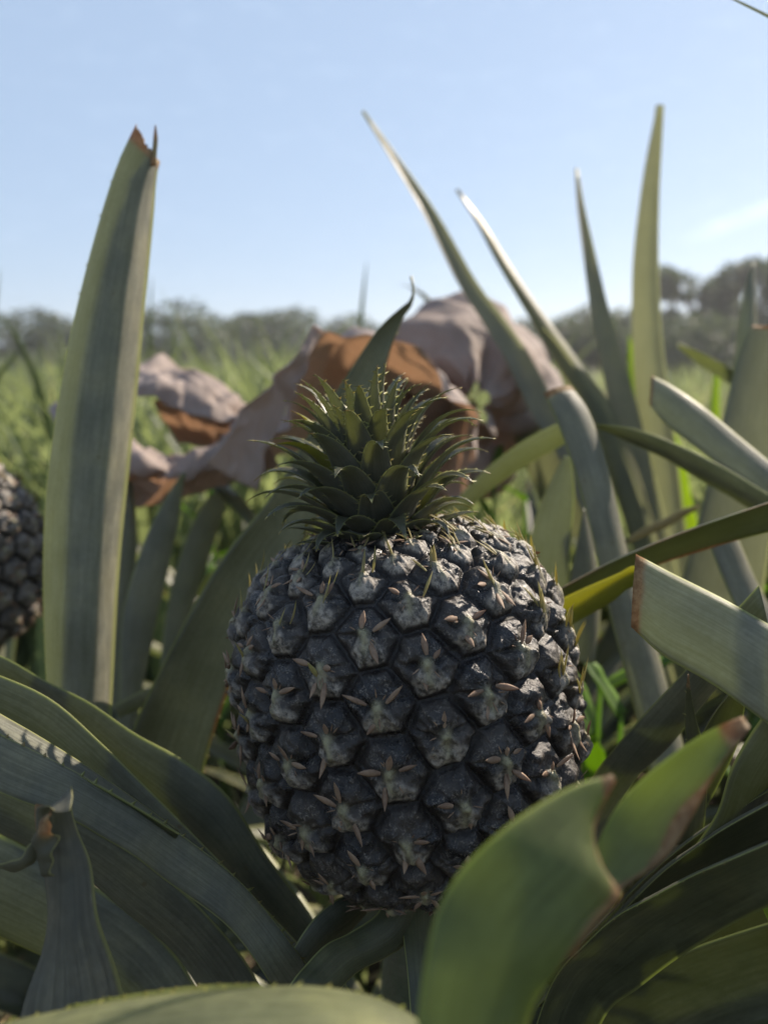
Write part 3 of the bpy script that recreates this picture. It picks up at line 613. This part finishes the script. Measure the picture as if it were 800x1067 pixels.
# rosettes in the rows behind, plus added ones that block light
proto = plant_root('pineapple_plant', (0, 0, 0), 'p'); 
stem(proto, .12)
rr = random.Random(3)
for i in range(26):
    az = i*137.5+rr.uniform(-12, 12); t = i/25; e0 = 22+48*t+rr.uniform(-6, 6)
    mb = MB(); free_leaf(mb, (0, 0, .04+.10*t), R(az), R(e0), R(e0-38+12*t), rr.uniform(.34, .46), rr.uniform(.036, .046), seed=i, cut=rr.random() < .35, n=22, m=6); mb.build('leaf', M['leaf'], proto)
rows = [(-.345, .58, 'pineapple plant under the blurred fruit at the left edge', .72, 20), (-.16, .98, 'pineapple plant below the left paper wrap', .74, 80), (.10, 1.0, 'pineapple plant below the open paper hood', .70, 140), (.62, .85, 'pineapple plant behind the leaves at the right edge', .95, 200),
        (.86, .74, 'added tall pineapple plant blocking sun just outside the right edge', 1.55, 66), (1.0, 1.05, 'added tall sun-blocking pineapple plant farther right, outside the photo', 1.6, 166), (.66, .48, 'added sun-blocking pineapple plant nearer the lens, outside the right edge', 1.3, 211), (.07, .60, 'added sun-blocking pineapple plant hidden behind the sharp fruit', .80, 20), (1.3, 1.4, 'added tall sun-blocking pineapple plant in the next row, outside the photo', 1.6, 16),  # tall off-frame plants and the hidden one are added to block sun
        (-.34, -.18, 'added light-blocking pineapple plant beside the lens on the left, outside the photo', .95, 50), (.38, -.12, 'added light-blocking pineapple plant beside the lens on the right, outside the photo', .95, 110), (.02, -.55, 'added pineapple plant dimming front light, behind the lens', 1.0, 10), (-.55, -.65, 'added pineapple plant dimming front light, behind the lens to the left', 1.0, 75), (.6, -.6, 'added pineapple plant dimming front light, behind the lens to the right', 1.0, 99), (-.6, .30, 'pineapple plant left of the photo', .95, 12), (.72, .35, 'pineapple plant right of the photo', .9, 34),  # plants beside and behind the lens are added to cut front light
        (.40, 1.15, 'pineapple plant below the crumpled paper bundle', .8, 260), (-.75, 1.5, 'low pineapple plant among the weeds on the far left', .8, 320), (.95, 1.5, 'pineapple plant in the far right of the field', .95, 30)]
for i, (x, y, lb, s, rz) in enumerate(rows):
    o = proto if i == 0 else copy_tree(proto)
    o.location = (x, y, 0); o.rotation_euler = (0, 0, R(rz)); o.scale = (s, s, s); o['label'] = lb

mb = MB(); q0, q1 = Vector((-.345, .58, .08)), Vector(f2.location)+Vector((.02, 0, -.055)); k_ = 10
vs = [(lambda c, a, r: (c.x+r*math.cos(a), c.y+r*math.sin(a), c.z))(q0.lerp(q1, i/7), 2*math.pi*j/k_, .016-.003*i/7) for i in range(8) for j in range(k_)]
mb.add(vs, [(i*k_+j, i*k_+(j+1) % k_, (i+1)*k_+(j+1) % k_, (i+1)*k_+j) for i in range(7) for j in range(k_)])
o = mb.build('fruit_stalk', M['stalk'], None, origin=(0, 0, 0)); o.parent = proto; o.matrix_parent_inverse = (Matrix.Translation(proto.location) @ proto.rotation_euler.to_matrix().to_4x4() @ Matrix.Diagonal((*proto.scale, 1))).inverted()

# ------------------------------------------------------------------ paper wraps
def crumple(p, amp, sc, seed=0):
    q = Vector(p)*sc+Vector((seed, seed*.7, -seed))
    d = noise.voronoi(q, distance_metric='DISTANCE')[0]
    e = noise.voronoi(q*2.3, distance_metric='DISTANCE')[0]
    return amp*((d[1]-d[0])*.9+(e[1]-e[0])*.4+noise.noise(q*.6)*.8-.35)
def facets(n, m, cn, cm, seed, closed):
    """piecewise flat random heights over a warped triangle grid: the folds of crushed paper"""
    r_ = np.random.default_rng(seed); H = r_.normal(0, 1, (cn+2, cm+2))
    if closed: H[:, -2] = H[:, 0]; H[:, -1] = H[:, 1]
    u, v = np.meshgrid(np.linspace(0, cn-.001, n), np.linspace(0, cm-.001, m, endpoint=not closed), indexing='ij')
    p = r_.uniform(0, 6.28, 4); k_ = 2*math.pi/cm
    u = np.clip(u+.28*np.sin(v*k_*2+p[0])+.2*np.sin(v*k_*5+p[1]), 0, cn+.99); v = np.clip(v+.28*np.sin(u*1.7+p[2])+.15*np.sin(u*3.9+p[3]), 0, cm+.99) if not closed else np.mod(v+.28*np.sin(u*1.7+p[2]), cm)
    i = np.minimum(u.astype(int), cn); j = np.minimum(v.astype(int), cm); fu, fv = u-i, v-j
    a, b_, c, d = H[i, j], H[i+1, j], H[i, j+1], H[i+1, j+1]
    return np.where(fu+fv < 1, a+(b_-a)*fu+(c-a)*fv, d+(c-d)*(1-fu)+(b_-d)*(1-fv))
def sheet(mb, G, thick=.0007, amp=.006, cells=(4, 8), seed=0, closed=False, toward=None):
    """G[i][j] grid of points -> crumpled paper with outside (slot 0) and inside (slot 1)"""
    G = np.asarray(G, float); n, m = G.shape[:2]
    f_ = 2
    du = np.gradient(G, axis=0); dv = np.gradient(G, axis=1)
    Nn = np.cross(du, dv); Nn /= np.linalg.norm(Nn, axis=-1, keepdims=True)+1e-9
    tw = np.array(CAM if toward is None else toward)
    if np.sum(Nn[n//2, m//3]*(tw-G[n//2, m//3])) < 0: Nn = -Nn
    D = amp*(facets(n, m, *cells, seed, closed)+.32*facets(n, m, cells[0]*2+1, cells[1]*2+1, seed+1, closed)+.06*facets(n, m, cells[0]*5, cells[1]*5, seed+2, closed))
    G = G+Nn*D[..., None]; B = G-Nn*thick
    k = n*m; V = np.concatenate([G.reshape(-1, 3), B.reshape(-1, 3)]); f = []; mi = []
    mm = m if closed else m-1
    for i in range(n-1):
        for j in range(mm):
            j2 = (j+1) % m
            f.append((i*m+j, i*m+j2, (i+1)*m+j2, (i+1)*m+j)); mi.append(0)
            f.append((k+i*m+j, k+(i+1)*m+j, k+(i+1)*m+j2, k+i*m+j2)); mi.append(1)
    for i in range(n-1):
        if not closed:
            f.append((i*m, (i+1)*m, k+(i+1)*m, k+i*m)); f.append((i*m+m-1, k+i*m+m-1, k+(i+1)*m+m-1, (i+1)*m+m-1)); mi += [0, 0]
    for j in range(mm):
        j2 = (j+1) % m
        f.append((j, k+j, k+j2, j2)); f.append(((n-1)*m+j, (n-1)*m+j2, k+(n-1)*m+j2, k+(n-1)*m+j)); mi += [0, 0]
    mb.add(V, f, mi)
def loft(curves, n, m):
    C = [spline(c, m) for c in curves]; C = np.array(C)
    return np.array([spline(C[:, j], n) for j in range(m)]).transpose(1, 0, 2)
PM = [M['paperout'], M['paperin']]
def flip(G): return np.asarray(G)[::-1]

# open hood in the middle, mouth towards the lens
rim = [(240, 492), (268, 455), (292, 412), (314, 374), (334, 341), (362, 339), (395, 347), (436, 363), (470, 386), (492, 414), (502, 446), (498, 486), (470, 520)]
def ring(pts, d, cx, cy, k, kd=0): return [tuple(at(cx+(x-cx)*k, cy+(y-cy)*k, d+kd*(y-340)/150)) for x, y in pts]
c1 = ring(rim, .56, 380, 440, 1.0); c2 = ring(rim, .61, 384, 446, .91); c3 = ring(rim, .67, 390, 448, .80); c4 = ring(rim, .74, 396, 450, .58); c5 = ring(rim, .77, 400, 450, .30)
hood = MB(); 
G = loft([c1, c2, c3, c4, c5], 90, 160)
sheet(hood, G, amp=.0075, cells=(4, 9), seed=3, toward=at(380, 0, .6))
# loose left flap turned outwards, pale face to the lens
fl = loft([px([(219, 484), (246, 446), (284, 396), (331, 340)], .50, .55), px([(240, 498), (260, 458), (294, 404), (333, 341)], .525, .553), px([(268, 512), (280, 470), (306, 412), (336, 345)], .545, .557)], 40, 90)
sheet(hood, fl, amp=.0035, cells=(2, 5), seed=9)
# rolled pale rim on the right
hr = hood.build('paper_hood', PM, None, origin=at(380, 500, .6), lcattr=False)
tag(hr, 'brown kraft paper hood standing open behind the crown of the sharp pineapple', 'paper cover', 'kraft paper covers over the fruit')

# curled wrap on the left with a see-through mouth
wr = MB()
top = loft([px([(60, 430), (95, 402), (135, 385), (175, 379), (212, 387), (240, 404), (257, 428)], .70), px([(60, 440), (95, 415), (135, 402), (175, 397), (210, 405), (235, 420), (252, 434)], .62), px([(62, 455), (95, 432), (135, 421), (172, 421), (202, 430), (228, 438), (248, 436)], .60)], 60, 120)
sheet(wr, top, amp=.0055, cells=(3, 6), seed=21)
ins = loft([px([(160, 418), (200, 426), (235, 434), (252, 430)], .66), px([(172, 440), (205, 446), (232, 449), (250, 440)], .69), px([(186, 464), (212, 466), (236, 462), (252, 452)], .67)], 30, 60)
sheet(wr, flip(ins), amp=.003, cells=(2, 3), seed=4, toward=at(200, 440, 3))
low = loft([px([(90, 462), (130, 457), (150, 466), (190, 470), (226, 464), (250, 444), (268, 425)], .58, .57), px([(90, 490), (130, 488), (155, 492), (195, 494), (232, 490), (258, 476), (280, 458)], .56, .55), px([(92, 525), (130, 524), (158, 524), (198, 522), (236, 514), (264, 502), (290, 484)], .60, .58)], 60, 120)
sheet(wr, low, amp=.006, cells=(3, 7), seed=31)
w_ = wr.build('paper_wrap', PM, None, origin=at(190, 500, .62), lcattr=False)
tag(w_, 'curled kraft paper wrap with a pale arched top beside the tall snapped leaf', 'paper cover', 'kraft paper covers over the fruit')

# crumpled bundle behind on the right
bd = MB()
prof_b = [(408, 420), (410, 372), (418, 343), (440, 324), (470, 322), (505, 328), (535, 346), (566, 361), (580, 392), (578, 430), (560, 470), (530, 505), (480, 520), (430, 500), (410, 460)]
cs = []
for k_, d in ((.10, .70), (.45, .715), (.78, .74), (.97, .79), (1.0, .83), (.9, .90), (.5, .95)):
    cs.append([tuple(at(492+(x-492)*k_, 418+(y-418)*k_, d)) for x, y in prof_b+prof_b[:1]])
G = loft(cs, 100, 180)
sheet(bd, G, amp=.014, cells=(4, 9), seed=13, toward=CAM)
b_ = bd.build('paper_bundle', PM, None, origin=at(492, 500, .82), lcattr=False)
tag(b_, 'crumpled grey brown paper bundle behind the hood, between it and the tall leaves', 'paper cover', 'kraft paper covers over the fruit')
M_sun = None

# ------------------------------------------------------------------ field
gm = bpy.data.meshes.new('ground'); gs = 900
gm.from_pydata([(-gs, -gs, 0), (gs, -gs, 0), (gs, gs, 0), (-gs, gs, 0)], [], [(0, 1, 2, 3)]); gm.materials.append(M['soil'])
go = bpy.data.objects.new('ground', gm); COL.objects.link(go); go['kind'] = 'structure'

def blades(n, fn, name, matk, seg=4, label=None):
    rs = np.random.default_rng(n); V = []; F = []; c = 0
    for i in range(n):
        x, y, h, w, lean, az = fn(rs)
        az2 = rs.uniform(0, 6.28); sx, sy = math.cos(az2)*w/2, math.sin(az2)*w/2; lx, ly = math.cos(az)*lean*h, math.sin(az)*lean*h
        for k in range(seg+1):
            t = k/seg; ww = (1-t**1.6)*(.6+.4*min(1, t*3)); px_, py_, pz = x+lx*t*t, y+ly*t*t, h*(t-.18*lean*t*t)
            if k < seg: V += [(px_-sx*ww, py_-sy*ww, pz), (px_+sx*ww, py_+sy*ww, pz)]
            else: V.append((px_, py_, pz))
        for k in range(seg-1): F.append((c+2*k, c+2*k+1, c+2*k+3, c+2*k+2))
        F.append((c+2*seg-2, c+2*seg-1, c+2*seg)); c += 2*seg+1
    mb = MB(); mb.add(V, F); o = mb.build(name, M[matk], None, origin=(0, 0, 0), lcattr=False)
    return tag(o, label, 'grass' if 'grass' in name else 'weeds', None, 'stuff')
def clump(x, y, s=1.0): return noise.noise(Vector((x*s, y*s, 3.3)))
TUFT = []
def g_near(rs):
    if not TUFT:
        for i in range(430):
            y = 1.25+rs.random()**1.4*7; TUFT.append((rs.uniform(-1, 1)*(.85*y+.25), y, rs.uniform(0, 1)))
    tx, ty, tk = TUFT[rs.integers(len(TUFT))]; x = tx+rs.normal(0, .07); y = ty+rs.normal(0, .07); k = tk*.8
    left = 1.0 if x < .1*y else .72
    h = (.28+.26*rs.random()+.22*max(0, k))*left*(1+.03*y)
    return x, y, h, rs.uniform(.012, .034)*(1+.04*y), rs.uniform(.1, .75), rs.uniform(0, 6.28)
blades(11500, g_near, 'grass', 'grass', label='tall sunlit green grass growing over the field behind the fruit')
def g_far(rs):
    y = 7+rs.random()*24; x = rs.uniform(-1, 1)*(1.0*y+.5)
    return x, y, .35+.35*rs.random(), rs.uniform(.04, .10), rs.uniform(.1, .6), rs.uniform(0, 6.28)
blades(20000, g_far, 'far_grass', 'grass', label='green grass in the far field below the trees')
def g_low(rs):
    y = .5+rs.random()*2.5; x = rs.uniform(-1, 1)*(.7*y+.4)
    return x, y, .05+.14*rs.random(), rs.uniform(.004, .012), rs.uniform(.2, .9), rs.uniform(0, 6.28)
def g_dry(rs):
    y = 1.4+rs.random()*6; x = rs.uniform(-1, 1)*(.62*y+.3)
    return x, y, .3+.35*rs.random(), rs.uniform(.005, .012)*(1+.1*y), rs.uniform(.2, 1.1), rs.uniform(0, 6.28)
blades(900, g_dry, 'dry_grass', 'straw', label='pale dry grass blades among the green ones')
blades(6000, g_low, 'low_grass', 'grass', label='short green grass between the pineapple plants')
def litter(rs):
    y = rs.uniform(-.2, 2.0); x = rs.uniform(-1, 1)*(.7*max(.3, y)+.3)
    return x, y, rs.uniform(.01, .05), rs.uniform(.004, .02), rs.uniform(.8, 4), rs.uniform(0, 6.28)
blades(900, litter, 'litter', 'straw', label='dry straw scattered on the soil')

# single stalks one can pick out
def stalk(pts, d, w, label, m='grass'):
    mb = MB(); c = [(x, y) for x, y in pts]
    A = [(x-w/2*(1-.93*i/(len(c)-1)), y) for i, (x, y) in enumerate(c)]; B = [(x+w/2*(1-.93*i/(len(c)-1)), y) for i, (x, y) in enumerate(c)]
    base = at(c[0][0], c[0][1], d); ribbon(mb, px(A, d, d), px(B, d, d), bow=.1, n=20, m=4, thick=.001)
    o = mb.build('grass_stalk', M[m], None, origin=(base.x, base.y, 0)); tag(o, label, 'grass stalk', 'tall single grass stalks')
stalk([(368, 520), (372, 420), (376, 335), (379, 300), (382, 272)], 1.3, 9, 'tall upright grass stalk above the open paper hood')
stalk([(152, 560), (155, 420), (157, 330), (158, 288)], 1.7, 8, 'faint grass stalk just right of the tall snapped leaf')
stalk([(75, 560), (48, 430), (28, 372), (8, 338), (-10, 325)], 1.1, 12, 'pale grass blade bending left at the left edge')
stalk([(-30, 470), (-5, 400), (15, 372), (34, 352)], 1.1, 11, 'pale grass blade crossing the bent one at the left edge')
stalk([(-12, 420), (-6, 340), (0, 280)], 1.5, 8, 'grass stalk cut by the left edge against the sky')

# leafy weeds
def weed(loc, h, n, s, label, seed):
    e = empty('weed', loc, label, 'weed', 'leafy green weeds'); rs = random.Random(seed); L = np.array(loc)
    st = MB(); A = [tuple(L+np.array((-.002, 0, 0))), tuple(L+np.array((-.002, 0, h)))]; B = [tuple(L+np.array((.002, 0, 0))), tuple(L+np.array((.001, 0, h)))]
    ribbon(st, A, B, n=6, m=3, bow=.4); st.build('stem', M['weed'], e)
    for i in range(n):
        z = h*(.35+.65*i/(n-1)); az = i*2.4+rs.uniform(-.3, .3); mb = MB()
        free_leaf(mb, L+np.array((0, 0, z)), az, R(rs.uniform(35, 75)), R(rs.uniform(-20, 40)), s*rs.uniform(.7, 1.2), s*.24, n=10, m=4, bow=-.15, seed=i); mb.build('leaf', M['weed'], e)
for i, (x, y, d, n, s, lb) in enumerate([(626, 715, .50, 7, .075, 'bright green weed right beside the fruit'), (648, 745, .47, 6, .06, 'small bright weed low beside the fruit, under the drooping grey leaf'),
        (795, 612, .62, 8, .05, 'bright weed at the right edge above the broad cut leaf'), (515, 505, .72, 9, .05, 'weed behind the fruit shoulder, below the paper bundle'),
        (548, 520, .78, 8, .05, 'weed between the fruit and the sunlit grey leaf'), (220, 520, .85, 9, .05, 'weed under the left paper wrap')]):
    p = at(x, y, d); weed((p.x, p.y, 0), max(.05, p.z), n, s, lb, i)

# ------------------------------------------------------------------ trees
def foliage(name, blobs, n, leaf, parent, seed):
    rs = np.random.default_rng(seed); V = np.zeros((n*4, 3)); k = 0
    wts = np.array([b[3]**2 for b in blobs]); wts = wts/wts.sum(); ch = rs.choice(len(blobs), n, p=wts)
    for i in range(n):
        cx, cy, cz, r = blobs[ch[i]]; d = rs.normal(size=3); d /= np.linalg.norm(d); q = np.array((cx, cy, cz))+d*r*rs.uniform(.45, 1.08)*np.array((1, 1, .8))
        a = rs.normal(size=3); a /= np.linalg.norm(a); b = np.cross(a, rs.normal(size=3)); b /= np.linalg.norm(b); l = leaf*rs.uniform(.6, 1.3)
        V[k:k+4] = [q-a*l, q+b*l*.45, q+a*l, q-b*l*.45]; k += 4
    F = np.arange(n*4).reshape(-1, 4).tolist(); mb = MB(); mb.add(V, F); o = mb.build(name, M['hedge'], None, origin=(0, 0, 0), lcattr=False, smooth=False); o.parent = parent; return o
def limbs(parent, H, segs, seed):
    mb = MB(); rs = random.Random(seed)
    def tube(p, q, r0, r1):
        p, q = Vector(p), Vector(q); d = (q-p).normalized(); s = d.orthogonal().normalized(); u = d.cross(s); vs = []
        for c, r in ((p, r0), (p.lerp(q, .5)+s*rs.uniform(-.05, .05)*H*.2, (r0+r1)/2), (q, r1)):
            for j in range(7): a = j*2*math.pi/7; vs.append(c+s*r*math.cos(a)+u*r*math.sin(a))
        mb.add(vs, [(i*7+j, i*7+(j+1) % 7, i*7+7+(j+1) % 7, i*7+7+j) for i in range(2) for j in range(7)])
    tube((0, 0, 0), (.05*H, 0, H*.45), .045*H, .03*H)
    for b in segs: tube((.05*H, 0, H*.42), (b[0]*.8, b[1]*.8, b[2]), .022*H, .006*H)
    o = mb.build('trunk', M['bark'], None, origin=(0, 0, 0), lcattr=False); o.parent = parent
def make_tree(name, loc, H, Wd, nb, n, leaf, label, cat, seed, group, low=.1):
    e = empty(name, loc, label, cat, group); rs = random.Random(seed); bl = []
    for i in range(nb):
        a = rs.uniform(0, 6.28); rad = Wd*.5*math.sqrt(rs.random())*.8; z = H*(low+.15+(.85-low-.1)*rs.random()); bl.append((rad*math.cos(a), rad*math.sin(a), z, Wd*rs.uniform(.10, .2)))
    limbs(e, H, bl[:7], seed); foliage('crown', bl, n, leaf, e, seed); return e
TG = 'dark trees along the far edge of the field'
b1 = make_tree('bush', (0, 0, 0), 3.0, 4.6, 24, 5200, .12, 'x', 'bush', 5, TG, low=-.1)
b2 = make_tree('bush', (0, 0, 0), 2.7, 5.2, 26, 5200, .12, 'x', 'bush', 8, TG, low=-.1)
def put(px_, D, z=0): return ((px_-400)/FPX*D*.985, D, z)
hed = [(20, 27, 1.0, 'dark bush on the skyline left of the tall snapped leaf'), (90, 30, 1.0, 'dark bush on the skyline behind the tall snapped leaf'), (165, 27, 1.0, 'dark bush on the skyline just right of the tall snapped leaf'), (220, 26, 1.12, 'tallest dark bush of the left skyline'),
       (275, 29, 1.05, 'dark bush on the skyline left of the open paper hood'), (330, 27, 1.05, 'dark bush on the skyline right above the open paper hood'), (395, 31, .95, 'dark bush on the skyline above the crown'), (455, 30, .95, 'dark bush behind the crumpled paper bundle'),
       (520, 30, .9, 'dark bush on the skyline behind the left slanting leaf'), (575, 28, .9, 'dark bush on the skyline between the slanting leaves'), (625, 27, 1.0, 'dark bush on the skyline behind the third tall leaf'), (670, 28, 1.05, 'dark bush on the skyline behind the tallest upright leaf')]
for i, (x, D, s, lb) in enumerate(hed):
    src = b1 if i % 2 == 0 else b2
    o = src if i < 2 else copy_tree(src)
    o.location = put(x, D); o.scale = (s*1.25, s*1.25, s*.82); o.rotation_euler = (0, 0, i*1.3); o['label'] = lb
for i, (x, D, lb) in enumerate([(545, 15, 'low dark bush between the crumpled bundle and the slanting leaves'), (590, 14, 'low dark bush behind the slanting leaves'), (640, 14.5, 'low dark bush behind the third tall leaf'), (690, 13.5, 'low dark bush below the tree with sky gaps'), (745, 13, 'low dark bush at the foot of the two trees'), (800, 13.5, 'low dark bush cut by the right edge')]):
    o = copy_tree(b1 if i % 2 else b2); o.location = put(x, D); o.scale = (.55, .55, .50); o.rotation_euler = (0, 0, 2+i*1.9); o['label'] = lb
make_tree('tree', put(725, 16.5), 2.75, 2.3, 26, 6500, .085, 'rounded tree with sky gaps in its crown, at the upper right', 'tree', 17, TG, low=.05)
make_tree('tree', put(812, 15), 2.65, 2.4, 26, 6500, .085, 'dark tree cut by the right edge of the photo', 'tree', 21, TG, low=.0)
make_tree('bush', put(765, 17.5), 1.9, 2.6, 18, 3600, .085, 'low bush between the two trees at the upper right', 'bush', 25, TG, low=-.1)

# ------------------------------------------------------------------ sky and sun
SAZ, SEL = R(46), R(35)
W = bpy.data.worlds.new('World'); S.world = W; W.use_nodes = True; nt = W.node_tree; b = NB(nt)
bg = nt.nodes['Background']; sky = b.n('ShaderNodeTexSky', sky_type='NISHITA'); sky.sun_disc = False
sky.sun_elevation = SEL; sky.sun_rotation = SAZ; sky.air_density = 1.0; sky.dust_density = .2; sky.ozone_density = 1.6
# thin streak of high cloud, fixed in the sky by direction
tc = b.n('ShaderNodeTexCoord')
p0 = (at(705, 252, 1)-CAM).normalized(); p1 = (at(900, 180, 1)-CAM).normalized(); ax = (p1-p0).normalized(); nn = p0.cross(p1).normalized()
def dot(v):
    nd = b.n('ShaderNodeVectorMath', operation='DOT_PRODUCT'); nt.links.new(tc.outputs['Generated'], nd.inputs[0]); nd.inputs[1].default_value = v; return nd.outputs['Value']
mp = b.n('ShaderNodeMapping'); mp.inputs['Scale'].default_value = (7, 7, 22); nt.links.new(tc.outputs['Generated'], mp.inputs[0])
cn = b.noise(mp.outputs[0], 3.0, 5, .6)
dist = b.math('ABSOLUTE', b.math('ADD', dot(nn), b.math('MULTIPLY', b.math('SUBTRACT', cn, .5), .012)))
along = b.math('SUBTRACT', dot(ax), float(p0.dot(ax)))
streak = b.math('MULTIPLY', b.ramp(dist, (.001, .013, 1, 0)), b.ramp(along, (-.005, .05, 0, 1)))
wisp = b.ramp(cn, (.48, .85, 0, .12))
fac = b.math('MAXIMUM', b.math('MULTIPLY', streak, b.ramp(cn, (.3, .6, .35, .8))), wisp)
veil = b.mix(.82, (0, 0, 0), (1.58, 2.26, 3.26)); nt.links.new(sky.outputs[0], veil.node.inputs[6])
colr = b.mix(b.math('MULTIPLY', fac, .7), (0, 0, 0), (3.9, 5.0, 6.3)); nt.links.new(veil, colr.node.inputs[6]); nt.links.new(colr, bg.inputs[0]); bg.inputs[1].default_value = .12
sd = bpy.data.lights.new('sun', 'SUN'); sd.energy = 4.8; sd.angle = R(.53); sd.color = (1, .93, .82)
so = bpy.data.objects.new('sun', sd); COL.objects.link(so); so.location = (5, 6, 8)
dirv = Vector((math.sin(SAZ)*math.cos(SEL), math.cos(SAZ)*math.cos(SEL), math.sin(SEL)))
so.rotation_euler = dirv.to_track_quat('Z', 'Y').to_euler()
S.view_settings.view_transform = 'Standard'; S.view_settings.use_white_balance = True; S.view_settings.white_balance_temperature = 7000; S.view_settings.white_balance_tint = 13; S.view_settings.look = 'None'; S.view_settings.exposure = 1.05; S.view_settings.gamma = 1
cy = S.cycles; cy.use_denoising = True; cy.max_bounces = 8; cy.diffuse_bounces = 5; cy.transmission_bounces = 6; cy.transparent_max_bounces = 8; cy.sample_clamp_indirect = 6

# ------------------------------------------------------------------ the air
hm = bpy.data.meshes.new('haze'); x0, x1, y0, y1, z0, z1 = -60, 60, -4, 90, -1, 7
hm.from_pydata([(x, y, z) for z in (z0, z1) for y in (y0, y1) for x in (x0, x1)], [], [(0, 2, 3, 1), (4, 5, 7, 6), (0, 1, 5, 4), (2, 6, 7, 3), (0, 4, 6, 2), (1, 3, 7, 5)])
vm, vnt = mat('haze_air'); vb = NB(vnt); pv = vb.n('ShaderNodeVolumePrincipled'); pv.inputs['Color'].default_value = (.93, .95, 1, 1); pv.inputs['Density'].default_value = HAZE; pv.inputs['Anisotropy'].default_value = .45
vo = vb.n('ShaderNodeOutputMaterial'); vnt.links.new(pv.outputs[0], vo.inputs['Volume']); hm.materials.append(vm)
ho = bpy.data.objects.new('haze', hm); COL.objects.link(ho); ho['kind'] = 'stuff'; tag(ho, 'thin pale haze over the field, fading the far trees', 'haze')
